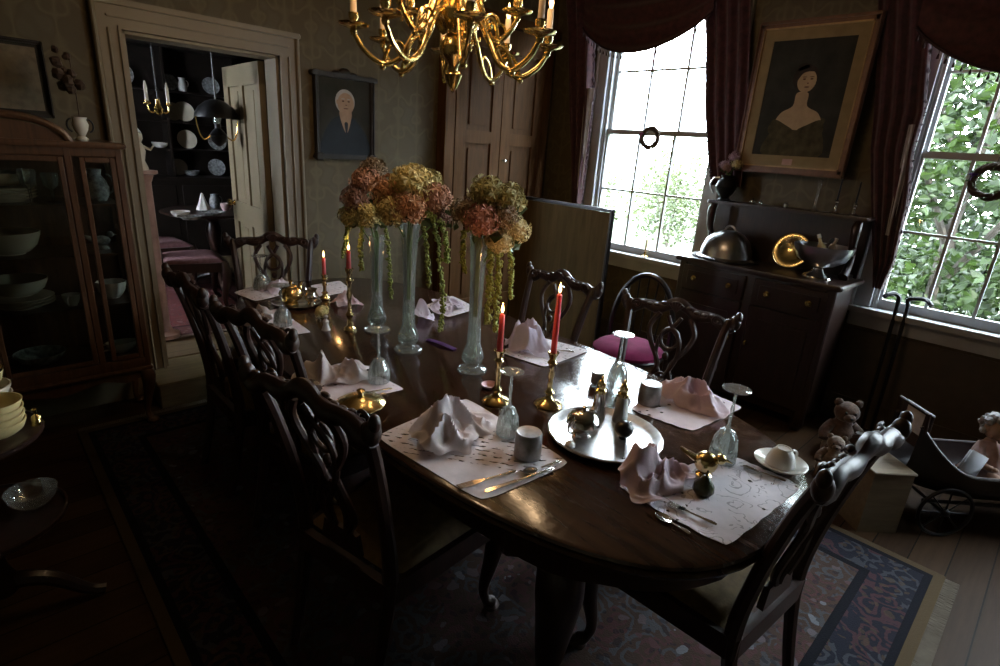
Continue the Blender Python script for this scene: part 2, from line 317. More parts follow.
# ------------------------------------------------------------------ mesh builder
class MB:
    def __init__(s): s.v = []; s.f = []; s.mi = []; s.cur = 0; s.mats = []
    def use(s, m):
        if m not in s.mats: s.mats.append(m)
        s.cur = s.mats.index(m); return s
    def add(s, vs, fs, mat=None):
        o = len(s.v)
        s.v += [tuple(v) for v in vs] if mat is None else [tuple(mat @ Vector(v)) for v in vs]
        s.f += [tuple(i+o for i in f) for f in fs]; s.mi += [s.cur]*len(fs); return s
    def box(s, c, d, rz=0, taper=1.0, mat=None, bev=0.0):
        hx, hy, hz = d[0]/2, d[1]/2, d[2]/2
        if bev and min(hx, hy) > bev*1.2:
            pl = [(-hx+bev, -hy), (hx-bev, -hy), (hx, -hy+bev), (hx, hy-bev), (hx-bev, hy), (-hx+bev, hy), (-hx, hy-bev), (-hx, -hy+bev)]
        else: pl = [(-hx, -hy), (hx, -hy), (hx, hy), (-hx, hy)]
        n = len(pl); zs = [(-hz, 1), (hz, taper)]
        if bev and hz > bev*1.2:
            k = 1-bev/max(hx, hy); zs = [(-hz, k), (-hz+bev, 1), (hz-bev, taper), (hz, taper*k)]
        ca, sa = cos(rz), sin(rz); vs = []; fs = []
        for z, k in zs:
            for x, y in pl:
                x, y = x*k, y*k; vs.append((c[0]+x*ca-y*sa, c[1]+x*sa+y*ca, c[2]+z))
        for j in range(len(zs)-1):
            for i in range(n): fs.append((j*n+i, j*n+(i+1) % n, (j+1)*n+(i+1) % n, (j+1)*n+i))
        fs.append(tuple(range(n-1, -1, -1))); fs.append(tuple((len(zs)-1)*n+i for i in range(n)))
        return s.add(vs, fs, mat)
    def lathe(s, prof, c=(0, 0, 0), seg=24, mat=None, sx=1, sy=1, ripple=None):
        vs = []; fs = []; rows = []
        for r, z in prof:
            if r < 1e-6: rows.append([len(vs)]); vs.append((c[0], c[1], c[2]+z)); continue
            row = []
            for i in range(seg):
                a = 2*pi*i/seg; rr = r*(1+(ripple[1]*cos(ripple[0]*a) if ripple else 0))
                row.append(len(vs)); vs.append((c[0]+rr*cos(a)*sx, c[1]+rr*sin(a)*sy, c[2]+z))
            rows.append(row)
        for a, b in zip(rows, rows[1:]):
            for i in range(seg):
                j = (i+1) % seg
                if len(a) == 1 and len(b) == 1: continue
                if len(a) == 1: fs.append((a[0], b[j], b[i]))
                elif len(b) == 1: fs.append((a[i], a[j], b[0]))
                else: fs.append((a[i], a[j], b[j], b[i]))
        return s.add(vs, fs, mat)
    def tube(s, pts, rad, seg=8, closed=False, mat=None, flat=1.0, cap=True):
        pts = [Vector(p) for p in pts]; n = len(pts)
        rads = rad if isinstance(rad, (list, tuple)) else [rad]*n
        tg = []
        for i in range(n):
            a = pts[(i-1) % n] if closed or i > 0 else pts[i]; b = pts[(i+1) % n] if closed or i < n-1 else pts[i]
            t = b-a; tg.append(t.normalized() if t.length > 1e-9 else Vector((0, 0, 1)))
        up = Vector((0, 0, 1)) if abs(tg[0].z) < .9 else Vector((1, 0, 0))
        nrm = (up-tg[0]*up.dot(tg[0])).normalized(); vs = []; fs = []
        for i in range(n):
            nrm = (nrm-tg[i]*nrm.dot(tg[i])).normalized(); bi = tg[i].cross(nrm)
            for k in range(seg):
                a = 2*pi*k/seg; vs.append(pts[i]+(nrm*cos(a)*flat+bi*sin(a))*rads[i])
        for i in range(n if closed else n-1):
            j = (i+1) % n
            for k in range(seg): fs.append((i*seg+k, i*seg+(k+1) % seg, j*seg+(k+1) % seg, j*seg+k))
        if not closed and cap: fs.append(tuple(range(seg-1, -1, -1))); fs.append(tuple((n-1)*seg+k for k in range(seg)))
        return s.add(vs, fs, mat)
    def ball(s, c, r, seg=14, rings=8, mat=None, jit=0, seed=0):
        if not isinstance(r, (tuple, list)): r = (r, r, r)
        rg = random.Random(seed); vs = [(c[0], c[1], c[2]-r[2])]; fs = []
        for j in range(1, rings):
            p = -pi/2+pi*j/rings
            for i in range(seg):
                a = 2*pi*i/seg; k = 1+rg.uniform(-jit, jit)
                vs.append((c[0]+r[0]*cos(p)*cos(a)*k, c[1]+r[1]*cos(p)*sin(a)*k, c[2]+r[2]*sin(p)*k))
        vs.append((c[0], c[1], c[2]+r[2])); T = len(vs)-1
        for i in range(seg):
            j = (i+1) % seg; fs.append((0, 1+j, 1+i)); fs.append((T, 1+(rings-2)*seg+i, 1+(rings-2)*seg+j))
        for q in range(rings-2):
            for i in range(seg):
                j = (i+1) % seg; fs.append((1+q*seg+i, 1+q*seg+j, 1+(q+1)*seg+j, 1+(q+1)*seg+i))
        return s.add(vs, fs, mat)
    def prism(s, out, z0, z1, mat=None, inset=0.0):
        n = len(out); cx = sum(p[0] for p in out)/n; cy_ = sum(p[1] for p in out)/n
        lay = [(z0, 1), (z1, 1)]
        if inset: lay = [(z0, 1), (z1-inset*.6, 1), (z1, 1-inset)]
        vs = []; fs = []
        for z, k in lay: vs += [(cx+(x-cx)*k, cy_+(y-cy_)*k, z) for x, y in out]
        for j in range(len(lay)-1):
            for i in range(n): fs.append((j*n+i, j*n+(i+1) % n, (j+1)*n+(i+1) % n, (j+1)*n+i))
        fs.append(tuple(range(n-1, -1, -1))); fs.append(tuple((len(lay)-1)*n+i for i in range(n)))
        return s.add(vs, fs, mat)
    def grid(s, fn, nu, nv, th=0.0, mat=None, closed_u=False):
        vs = [Vector(fn(i/(nu if closed_u else nu-1), j/(nv-1))) for j in range(nv) for i in range(nu)]
        fs = []; m = nu if closed_u else nu-1
        for j in range(nv-1):
            for i in range(m): k = (i+1) % nu; fs.append((j*nu+i, j*nu+k, (j+1)*nu+k, (j+1)*nu+i))
        if th:
            nr = [Vector() for _ in vs]
            for f in fs:
                q = (vs[f[1]]-vs[f[0]]).cross(vs[f[3]]-vs[f[0]])
                for i in f: nr[i] += q
            o = len(vs); vs2 = [v-(q.normalized() if q.length > 1e-12 else Vector((0, 0, 1)))*th for v, q in zip(vs, nr)]
            edge = []
            for j in range(nv-1):
                if not closed_u: edge += [((j+1)*nu, j*nu), (j*nu+nu-1, (j+1)*nu+nu-1)]
            for i in range(m): k = (i+1) % nu; edge += [(i, k), ((nv-1)*nu+k, (nv-1)*nu+i)]
            fs = fs+[tuple(i+o for i in reversed(f)) for f in fs]+[(b, a, a+o, b+o) for a, b in edge]
            vs = vs+vs2
        return s.add(vs, fs, mat)
    def build(s, name, mat=None, parent=None, smooth=40, loc=None):
        me = bpy.data.meshes.new(name); me.from_pydata(s.v, [], s.f)
        for m in (s.mats or [mat]): me.materials.append(M[m] if isinstance(m, str) else m)
        if s.mats: me.polygons.foreach_set('material_index', s.mi)
        me.validate()
        if smooth:
            me.polygons.foreach_set('use_smooth', [True]*len(me.polygons)); me.set_sharp_from_angle(angle=radians(smooth))
        me.update()
        o = bpy.data.objects.new(name, me); COL.objects.link(o)
        if parent: o.parent = parent
        if loc is not None: o.location = loc
        return o

def tag(o, label, cat, group=None, kind=None):
    o['label'] = label; o['category'] = cat
    if group: o['group'] = group
    if kind: o['kind'] = kind
    return o
def thing(name, label, cat, loc=(0, 0, 0), rz=0, group=None):
    o = bpy.data.objects.new(name, None); COL.objects.link(o); o.empty_display_size = .05
    o.location = loc; o.rotation_euler = (0, 0, rz); return tag(o, label, cat, group)
def struct(o): o['kind'] = 'structure'; return o
def dup(root, label=None, loc=None, rz=None, group=None, scale=None):
    r = root.copy(); COL.objects.link(r)
    if loc is not None: r.location = loc
    if rz is not None: r.rotation_euler = (0, 0, rz)
    if label: r['label'] = label
    if group: r['group'] = group
    if scale: r.scale = scale
    for ch in list(root.children):
        c = ch.copy(); COL.objects.link(c); c.parent = r
        for g in list(ch.children):
            d = g.copy(); COL.objects.link(d); d.parent = c
    return r
def point(name, loc, e, col=(1, .6, .28), r=.02, parent=None):
    l = bpy.data.lights.new(name, 'POINT'); l.energy = e; l.color = col; l.shadow_soft_size = r
    o = bpy.data.objects.new(name, l); COL.objects.link(o); o.location = loc
    if parent: o.parent = parent
    return o
def smooth_path(pts, n=6):
    # Catmull-Rom through the points
    P = [Vector(p) for p in pts]; out = []
    for i in range(len(P)-1):
        a, b, c, d = P[max(i-1, 0)], P[i], P[i+1], P[min(i+2, len(P)-1)]
        for k in range(n):
            t = k/n; out.append(.5*((2*b)+(c-a)*t+(2*a-5*b+4*c-d)*t*t+(3*b-a-3*c+d)*t**3))
    out.append(P[-1]); return out
def lerp_list(vals, m):
    n = len(vals)-1; out = []
    for i in range(m):
        t = i/(m-1)*n; k = min(int(t), n-1); out.append(vals[k]+(vals[k+1]-vals[k])*(t-k))
    return out
def stube(mb, pts, rads, seg=8, n=6, **kw):
    p = smooth_path(pts, n); return mb.tube(p, lerp_list(rads, len(p)) if isinstance(rads, (list, tuple)) else rads, seg, **kw)

# ------------------------------------------------------------------ the room shell
def S(name, mb, mat, label, cat, parent=None, smooth=30):
    o = mb.build(name, mat, parent, smooth); o['kind'] = 'structure'
    if parent is None: o['label'] = label; o['category'] = cat
    return o
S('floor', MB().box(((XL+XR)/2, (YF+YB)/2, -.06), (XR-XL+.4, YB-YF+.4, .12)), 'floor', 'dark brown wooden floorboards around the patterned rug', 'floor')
S('ceiling', MB().box(((XL+XR)/2, (YF+YB)/2, ZC+.06), (XR-XL+.6, YB-YF+.6, .12)), 'ceil', 'plaster ceiling above the dining table', 'ceiling')
DX0, DX1, DTOP = .765, 1.615, 2.115       # doorway opening
mb = MB()
mb.box(((XL+DX0)/2-.1, YB+WT/2, ZC/2), (DX0-XL+.2, WT, ZC)); mb.box(((XR+DX1)/2+.1, YB+WT/2, ZC/2), (XR-DX1+.2, WT, ZC))
mb.box(((DX0+DX1)/2, YB+WT/2, (ZC+DTOP)/2), (DX1-DX0, WT, ZC-DTOP))
S('wall_back', mb, 'paper', 'olive damask papered wall holding the doorway and the man portrait', 'wall')
W1 = (2.11, 3.20, .84, 2.86); W2 = (.02, .84, .82, 2.74); W3 = (-1.70, -.50, .84, 2.80)  # W3 is out of view, added to brighten the near end of the table
mb = MB()
ys = [YF-.1]
for wn in (W3, W2, W1): ys += [wn[0], wn[1]]
ys.append(YB)
for a, b in zip(ys[::2], ys[1::2]): mb.box((XR+WT/2, (a+b)/2, ZC/2), (WT, b-a, ZC))
for wn in (W1, W2, W3):
    mb.box((XR+WT/2, (wn[0]+wn[1])/2, wn[2]/2), (WT, wn[1]-wn[0], wn[2])); mb.box((XR+WT/2, (wn[0]+wn[1])/2, (wn[3]+ZC)/2), (WT, wn[1]-wn[0], ZC-wn[3]))
S('wall_right', mb, 'paper', 'olive papered wall holding the two tall windows', 'wall')
S('wall_left', MB().box((XL-WT/2, (YF+YB)/2, ZC/2), (WT, YB-YF, ZC)), 'paper', 'papered wall opposite the windows', 'wall')
S('wall_front', MB().box(((XL+XR)/2, YF-WT/2, ZC/2), (XR-XL+.3, WT, ZC)), 'paper', 'papered wall opposite the doorway', 'wall')
# skirting and dado trim
mb = MB().box(((XL+DX0-.13)/2, YB-.012, .09), (DX0-.13-XL, .024, .18), bev=.006).box(((DX1+.15+XR)/2, YB-.012, .09), (XR-DX1-.15, .024, .18), bev=.006)
S('baseboard_back', mb, 'cream', 'cream baseboard along the papered wall beside the doorway', 'baseboard')
S('baseboard_right', MB().box((XR-.012, (YF+YB)/2, .09), (.024, YB-YF-.1, .18), bev=.006), 'dado', 'brown baseboard under the windows', 'baseboard')
mb = MB()
for a, b in ((-3.3, -1.84), (-.37, -.11), (.98, 1.98)): mb.box((XR-.02, (a+b)/2, .765), (.04, b-a, .035), bev=.008).box((XR-.012, (a+b)/2, .70), (.024, b-a, .09), bev=.006)
S('trim_1', mb, 'dado', 'brown dado rail level with the window sills', 'dado rail')
mb = MB()
for a, b in ((-3.3, 2.0), (3.32, YB)): mb.box((XR-.006, (a+b)/2, .42), (.012, b-a, .48))
S('trim_2', mb, 'dado', 'brown painted dado panelling below the rail', 'dado panelling')

# door casing
mb = MB()
for sx, x in ((-1, DX0), (1, DX1)):
    mb.box((x+sx*.065, YB-.014, DTOP/2), (.13, .028, DTOP)); mb.box((x+sx*.118, YB-.024, DTOP/2+.06), (.025, .048, DTOP+.12), bev=.008); mb.box((x+sx*.008, YB-.02, DTOP/2), (.016, .04, DTOP))
    mb.box((x+sx*.06, YB-.02, DTOP/2), (.012, .04, DTOP), bev=.004)
mb.box(((DX0+DX1)/2, YB-.014, DTOP+.065), (DX1-DX0+.26, .028, .13)); mb.box(((DX0+DX1)/2, YB-.024, DTOP+.128), (DX1-DX0+.285, .048, .03), bev=.008)
mb.box(((DX0+DX1)/2, YB-.02, DTOP+.008), (DX1-DX0+.03, .04, .016)); mb.box(((DX0+DX1)/2, YB-.02, DTOP+.06), (DX1-DX0+.13, .04, .012), bev=.004)
for x in (DX0-.008, DX1+.008): mb.box((x+(.016 if x < 1 else -.016), YB+WT/2, DTOP/2), (.02, WT+.02, DTOP))
mb.box(((DX0+DX1)/2, YB+WT/2, DTOP-.008), (DX1-DX0, WT+.02, .018))
S('trim_3', mb, 'cream', 'wide cream moulded casing around the doorway', 'door casing')
mb = MB().box(((.66+1.66)/2, 3.755, .075), (1.0, .39, .15), bev=.006).box(((.66+1.66)/2, 3.755, .155), (1.01, .41, .018), bev=.005)
S('trim_4', mb, 'step', 'worn oak step leading up to the doorway', 'step')

# ------------------------------------------------------------------ sash windows
def window(idx, wn, cols, label, rows=(2, 2)):
    y0, y1, z0, z1 = wn; r = bpy.data.objects.new('window_%d' % idx, None); COL.objects.link(r)
    r.location = (XR, (y0+y1)/2, z0); r['kind'] = 'structure'; r['label'] = label; r['category'] = 'window'
    W = y1-y0; H = z1-z0; zm = H*.505
    f = MB()
    for s in (-1, 1):
        f.box((-.014, s*(W/2+.05), H/2), (.028, .11, H+.02)); f.box((-.024, s*(W/2+.1), H/2), (.048, .022, H+.06), bev=.006); f.box((WT/2, s*(W/2-.008), H/2), (WT, .02, H))
        f.box((.018, s*(W/2-.022), H/2), (.018, .03, H))
    f.box((-.014, 0, H+.05), (.028, W+.22, .11)); f.box((-.026, 0, H+.11), (.052, W+.25, .025), bev=.006); f.box((WT/2, 0, H-.008), (WT, W, .02))
    f.build('window_frame', 'sash', r, 30)
    s_ = MB().box((.02, 0, -.018), (.20, W+.26, .036), bev=.008).box((-.012, 0, -.085), (.024, W+.2, .1), bev=.006)
    s_.build('window_sill', 'sash', r, 30)
    for nm, za, zb, x, nr in (('lower_sash', 0.0, zm+.02, .045, 2), ('upper_sash', zm-.02, H, .09, 2)):
        sm = MB(); w2 = W/2-.018; st = .035
        for s in (-1, 1): sm.box((x, s*(w2-st/2), (za+zb)/2), (.035, st, zb-za))
        lo = .06 if nm == 'lower_sash' else .04
        sm.box((x, 0, za+lo/2), (.035, 2*w2-2*st, lo)); sm.box((x, 0, zb-.02), (.035, 2*w2-2*st, .04))
        gw = 2*w2-2*st; gh = zb-za-lo-.04
        for i in range(1, cols): sm.box((x, -gw/2+gw*i/cols, za+lo+gh/2), (.026, .017, gh))
        for i in range(1, nr): sm.box((x, 0, za+lo+gh*i/nr), (.024, gw, .015))
        so = sm.build(nm, 'sash', r, 30)
        MB().box((x, 0, za+lo+gh/2), (.003, gw, gh)).build('pane', 'pane', so, 0)
    pl = bpy.data.lights.new('window_portal', 'AREA'); pl.shape = 'RECTANGLE'; pl.size = W; pl.size_y = H; pl.cycles.is_portal = True
    po = bpy.data.objects.new('window_portal', pl); COL.objects.link(po); po.parent = r; po.location = (WT+.02, 0, H/2)
    po.rotation_euler = Vector((-1, 0, 0)).to_track_quat('-Z', 'Z').to_euler()
    return r
window(1, W1, 3, 'tall white sash window with a small wreath, behind the sideboard corner')
window(2, W2, 3, 'tall sash window full of green leaves at the right edge')
window(3, W3, 3, 'unseen sash window added for daylight, further along the wall beyond the leafy one')

# ------------------------------------------------------------------ outside
S('ground', MB().box((28, 0, -.55), (47, 70, .1)), 'grass', 'lawn outside the windows', 'lawn')
def leaf_cloud(n, blobs, size, seed, droop=.3):
    rg = random.Random(seed); vs = []; fs = []
    for _ in range(n):
        c, r = blobs[rg.randrange(len(blobs))]
        d = Vector((rg.gauss(0, 1), rg.gauss(0, 1), rg.gauss(0, 1))).normalized()*(rg.random()**.4)
        p = Vector(c)+Vector((d.x*r[0], d.y*r[1], d.z*r[2])); s = size*rg.uniform(.6, 1.3)
        a = Vector((rg.gauss(0, 1), rg.gauss(0, 1), rg.gauss(0, .5)-droop)).normalized(); b = a.cross(Vector((rg.gauss(0, 1), rg.gauss(0, 1), rg.gauss(0, 1)))).normalized()
        k = len(vs); nn = a.cross(b)*s*.12
        vs += [p, p+a*s*.45+b*s*.36+nn, p+a*s, p+a*s*.45-b*s*.36+nn]; fs += [(k, k+1, k+2, k+3)]
    return MB().add(vs, fs)
def tree(name, label, loc, trunk, blobs, n, size, seed, mat='treeleaf'):
    t = thing(name, label, 'tree', loc, 0, 'trees outside the windows')
    rg = random.Random(seed); mb = MB()
    for pts, r0 in trunk: stube(mb, pts, [r0, r0*.7, r0*.3], 7)
    mb.build('trunk', 'bark', t)
    f = leaf_cloud(n, blobs, size, seed).build('foliage', mat, t, 0); f['kind'] = 'stuff'
    return t
tree('leafy_tree', 'green tree with pale broad leaves close outside the right-hand window', (7.3, .85, -.5), [([(0, 0, 0), (.1, .1, 1.6), (.1, -.1, 4)], .07), ([(.1, .1, 1.5), (-.2, .5, 2.4), (-.4, .9, 3.2)], .04), ([(.05, 0, 1.2), (-.2, -.5, 2.2), (-.3, -.9, 3)], .04)],
     [((0, 0, 3.2), (.9, 1.1, .7)), ((-.2, .55, 2.2), (.7, .6, .55)), ((-.2, -.6, 2.4), (.7, .7, .6)), ((.1, .1, 1.2), (.8, 1.0, .5)), ((0, -.9, 1.3), (.7, .6, .5)), ((.4, .3, 4.2), (1, 1.2, .6))], 3600, .125, 4, 'treeleaf2')
tree('yard_tree', 'darker bushy tree standing behind the broad-leaved one outside', (11.5, 1.4, -.5), [([(0, 0, 0), (.1, .1, 2.5), (.0, -.1, 6.5)], .14), ([(.05, .1, 2.2), (.2, .9, 3.6), (.1, 1.5, 5)], .07)],
     [((0, 0, 5.4), (1.5, 2.0, 1.5)), ((0, -1.2, 3.4), (1.3, 1.5, 1.4)), ((.2, 1.0, 3.4), (1.2, 1.3, 1.5)), ((.1, .1, 1.6), (1.3, 2.2, 1.3)), ((.1, .1, .6), (1.2, 2.2, .6))], 11000, .17, 9)
tree('yard_tree', 'tall tree furthest to the right beyond the leafy window', (11.0, -3.9, -.5), [([(0, 0, 0), (.1, .1, 2.5), (.0, -.1, 6.5)], .15)],
     [((0, 0, 5.0), (1.5, 1.6, 1.4)), ((0, -.9, 3.0), (1.3, 1.3, 1.1)), ((.2, .9, 2.7), (1.2, 1.2, 1.1)), ((.1, .1, 1.3), (1.3, 1.5, .9))], 2600, .2, 12)
for i, (x, y, h, sd_) in enumerate(((13.2, 7.4, 2.4, 21), (16.6, 9.6, 2.7, 22), (13.4, 10.4, 2.2, 23), (16.2, 6.6, 3.0, 24))):
    tree('garden_shrub', ['loose pale shrub seen low through the wreathed window, in its middle panes', 'loose pale shrub seen low through the wreathed window, left of its middle', 'loose pale shrub seen low at the left jamb of the wreathed window', 'loose pale shrub seen low through the wreathed window, next to the sideboard'][i], (x, y, -.5),
         [([(0, 0, 0), (.1, 0, h*.5), (0, .1, h*.9)], .03), ([(0, 0, 0), (-.1, .4, h*.5), (0, .7, h*.85)], .025)], [((0, 0, h*.72), (.7, 1.15, h*.3)), ((.1, .5, h*.5), (.7, .9, h*.4)), ((0, -.5, h*.45), (.7, .9, h*.4)), ((0, 0, h*.25), (.7, 1.3, h*.25))], 1700, .12, sd_, 'treeleaf3')

# ------------------------------------------------------------------ the far room
FZ = .165; FY0 = YB+WT; FY1 = 7.6; FX0, FX1 = -.6, 3.4
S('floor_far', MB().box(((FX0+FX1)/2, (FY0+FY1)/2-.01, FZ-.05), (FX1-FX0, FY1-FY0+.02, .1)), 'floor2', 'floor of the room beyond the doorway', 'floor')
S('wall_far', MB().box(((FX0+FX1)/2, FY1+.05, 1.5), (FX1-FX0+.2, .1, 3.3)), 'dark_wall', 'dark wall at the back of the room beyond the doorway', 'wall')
# tall window added out of view in its left wall to light the open door and the rug
yw0, yw1 = 5.05, 5.5
mb = MB().box((FX0-.05, (FY0+yw0)/2, 1.5), (.1, yw0-FY0, 3.3)).box((FX0-.05, (yw1+FY1)/2, 1.5), (.1, FY1-yw1, 3.3)).box((FX0-.05, (yw0+yw1)/2, .5), (.1, yw1-yw0, 1.3)).box((FX0-.05, (yw0+yw1)/2, 2.8), (.1, yw1-yw0, .7))
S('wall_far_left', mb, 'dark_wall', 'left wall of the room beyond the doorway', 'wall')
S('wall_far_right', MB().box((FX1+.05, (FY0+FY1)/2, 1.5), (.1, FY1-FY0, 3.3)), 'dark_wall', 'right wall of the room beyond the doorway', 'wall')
pl = bpy.data.lights.new('window_portal', 'AREA'); pl.shape = 'RECTANGLE'; pl.size = 1.3; pl.size_y = .45; pl.cycles.is_portal = True
po = bpy.data.objects.new('window_portal', pl); COL.objects.link(po); po.location = (FX0-.1, (yw0+yw1)/2, 1.8)
po.rotation_euler = Vector((1, 0, 0)).to_track_quat('-Z', 'Y').to_euler()
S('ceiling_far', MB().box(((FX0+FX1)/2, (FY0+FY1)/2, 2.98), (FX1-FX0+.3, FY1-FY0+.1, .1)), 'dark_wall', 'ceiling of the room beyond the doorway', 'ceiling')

t = tag(MB().box((0, 0, .006), (1.8, 1.8, .012), bev=.003).build('area_rug', 'rug2'), 'rose red patterned rug on the floor of the room beyond the doorway', 'rug')
t.location = (1.0, 5.24, FZ); t.rotation_euler = (0, 0, -.04)

# open door leaf, hinged on the right jamb and swung into the far room
dl = bpy.data.objects.new('door_1', None); COL.objects.link(dl); dl['kind'] = 'structure'; dl['label'] = 'cream panelled door standing open into the far room'; dl['category'] = 'door'
hp = Vector((DX1-.035, FY0+.03, FZ+.005)); ang = radians(87.5)
dl.location = hp; dl.rotation_euler = (0, 0, ang)
DW, DH, DT = .80, DTOP-FZ-.03, .04
mb = MB()
for x in (.055, DW/2, DW-.055): mb.box((x, 0, DH/2), (.11 if x != DW/2 else .09, DT, DH))
for z, h in ((.11, .22), (.86, .16), (DH-.07, .14)): mb.box((DW/2, 0, z), (DW, DT, h))
mb.build('door_frame', 'cream', dl, 30)
for x0, x1 in ((.11, DW/2-.045), (DW/2+.045, DW-.11)):
    for z0, z1 in ((.22, .78), (.94, DH-.14)):
        MB().box(((x0+x1)/2, 0, (z0+z1)/2), (x1-x0+.004, .014, z1-z0+.004)).box(((x0+x1)/2, 0, (z0+z1)/2), (x1-x0-.07, .026, z1-z0-.07), bev=.006).build('door_panel', 'cream', dl, 30)
kn = MB()
for s in (1, -1): kn.lathe([(0, .06), (.026, .052), (.03, .04), (.018, .022), (.01, .014), (.024, .004), (.024, 0)], (0, 0, 0), 14, mat=Matrix.Translation((DW-.055, s*DT/2, .92)) @ Matrix.Rotation(-s*pi/2, 4, 'X'))
kn.build('door_knob', 'brass', dl)

# ------------------------------------------------------------------ chairs
def chair_parts(t, seatmat, woodm, arms=False):
    S0 = .445
    for s in (-1, 1):
        mb = MB()   # rear leg running up into the raked stile
        stube(mb, [(s*.185, -.29, 0), (s*.19, -.245, .2), (s*.195, -.215, .43), (s*.2, -.24, .65), (s*.215, -.285, .85), (s*.228, -.325, .975), (s*.231, -.334, 1.0)], [.017, .02, .024, .021, .019, .018, .006], 8, 5)
        mb.build('rear_leg', woodm, t)
        mb = MB()   # cabriole front leg
        stube(mb, [(s*.235, .225, .43), (s*.252, .243, .35), (s*.246, .236, .24), (s*.232, .218, .12), (s*.236, .226, .06), (s*.25, .245, .034)], [.034, .04, .03, .019, .016, .026], 10, 5)
        mb.ball((s*.252, .248, .021), (.03, .032, .02), 10, 6); mb.ball((s*.256, .25, .36), (.024, .02, .035), 8, 6)
        mb.build('front_leg', woodm, t)
    mb = MB()       # serpentine crest with carved shell, scrolls and upturned ears
    cr = []
    for i in range(41):
        u = -1+i/20; x = u*.255
        z = .985+.022*cos(u*pi*1.0)+.012*cos(u*pi*3)-.012*abs(u)**6 + (.03*max(0, abs(u)-.86)/.14)
        cr.append((x, -.325-.012*(1-u*u)-.01*abs(u)**4, z))
    mb.tube(cr, [.020+.005*abs(cos(pi*2.5*(-1+i/20))) for i in range(41)], 10, flat=1.15)
    for s in (-1, 1):
        mb.ball((s*.266, -.338, 1.012), (.016, .017, .026), 10, 7)
        sp = [(s*(.185+.026*cos(a)*(1-a/9)), -.305, .985+.026*sin(a)*(1-a/9)) for a in [k*.5 for k in range(14)]]
        mb.tube(sp, .006, 6)
        for k in range(5): mb.ball((s*(.06+.034*k), -.316, 1.006-.004*k+.006*cos(k*2.2)), (.017, .012, .010), 8, 5)
        mb.ball((s*.255, -.337, .985), (.025, .024, .034), 12, 8)
    for k in range(5):
        a = radians(50+20*k); mb.tube([(0, -.31, .985), (.045*cos(a), -.31, .985+.048*sin(a))], [.005, .010], 6)
    mb.build('crest_rail', woodm, t)
    mb = MB()       # pierced ribband splat
    def sy(z): return -.222-.1*max(0, (z-.46)/.53)**1.25
    mb.box((0, sy(.5), .495), (.17, .02, .07), taper=.85)
    for s in (-1, 1):
        q = [(.035, .53), (.075, .60), (.045, .68), (.03, .74), (.085, .83), (.105, .90), (.07, .965)]
        stube(mb, [(s*x, sy(z), z) for x, z in q], [.012, .012, .011, .011, .012, .012, .013], 7, 5)
        q = [(.02, .53), (.03, .61), (-.02, .70), (-.05, .78), (-.045, .86), (0, .91), (.03, .96)]
        stube(mb, [(s*x, sy(z)+.004*s, z) for x, z in q], .010, 7, 5)
    mb.tube([(.042*cos(a), sy(.86+.046*sin(a))+.006, .86+.046*sin(a)) for a in [k*2*pi/20 for k in range(20)]], .009, 7, closed=True)
    mb.tube([(.028*cos(a), sy(.66+.04*sin(a))+.004, .66+.04*sin(a)) for a in [k*2*pi/16 for k in range(16)]], .008, 7, closed=True)
    mb.ball((0, sy(.78)+.006, .78), (.016, .012, .02), 8, 6)
    mb.build('splat', woodm, t)
    mb = MB()       # seat rails
    out = [(-.255, .25), (.255, .25), (.2, -.225), (-.2, -.225)]
    for (a, b), (c, d) in zip(out, out[1:]+out[:1]):
        L_ = sqrt((c-a)**2+(d-b)**2); mb.box(((a+c)/2, (b+d)/2, .39), (L_+.02, .028, .075), atan2(d-b, c-a), bev=.005)
    mb.ball((0, .262, .35), (.05, .014, .022), 10, 6)
    mb.build('seat_rail', woodm, t)
    def sf(u, v):
        x = (u-.5)*2; y = (v-.5)*2; hw = .20+.045*(v); e = (1-abs(x)**5)*(1-abs(y)**5)
        return (x*hw, -.195+v*.435, .425+.045*max(e, 0)**.5)
    MB().grid(sf, 17, 17, .03).build('seat_cushion', seatmat, t, 60)
def carved_chair(label, loc, rz, group='carved chairs round the dining table'):
    t = thing('dining_chair', label, 'chair', loc, rz, group); chair_parts(t, 'seat', 'mahog2'); return t
ch0 = carved_chair('carved dark chair nearest the camera on the doorway side of the table', (.88, 1.33, .0125), -pi/2+.20)
dup(ch0, 'carved dark chair second from the camera on the doorway side of the table', (1.00, 1.99, .0125), -pi/2+.15)
dup(ch0, 'carved dark chair furthest along the doorway side of the table, nearest the step', (.96, 2.59, .0125), -pi/2+.0)
dup(ch0, 'carved chair on the window side of the table, its pierced back before the sideboard', (1.97, 1.12, .0125), pi/2+.18)
dup(ch0, 'carved chair on the window side of the table, its back before the tall brown board', (1.94, 1.88, .0125), pi/2-.06)
dup(ch0, 'carved chair tucked under the rounded near end of the table, seen from behind', (1.53, .55, .0125), -.08)
dup(ch0, 'carved chair at the far end of the table, its back before the doorway casing', (1.235, 3.19, .0125), pi-.42)
t = thing('dining_chair', 'carved dark chair with a dusky pink seat beside the far-room table', 'chair', (1.27, 5.06, FZ+.0125), -pi/2-.12, 'chairs in the far room')
chair_parts(t, 'pinkseat', 'mahog2')
dup(t, 'carved dark chair further back in the far room, close to the door jamb', (1.20, 5.80, FZ+.0125), -pi/2+.1)

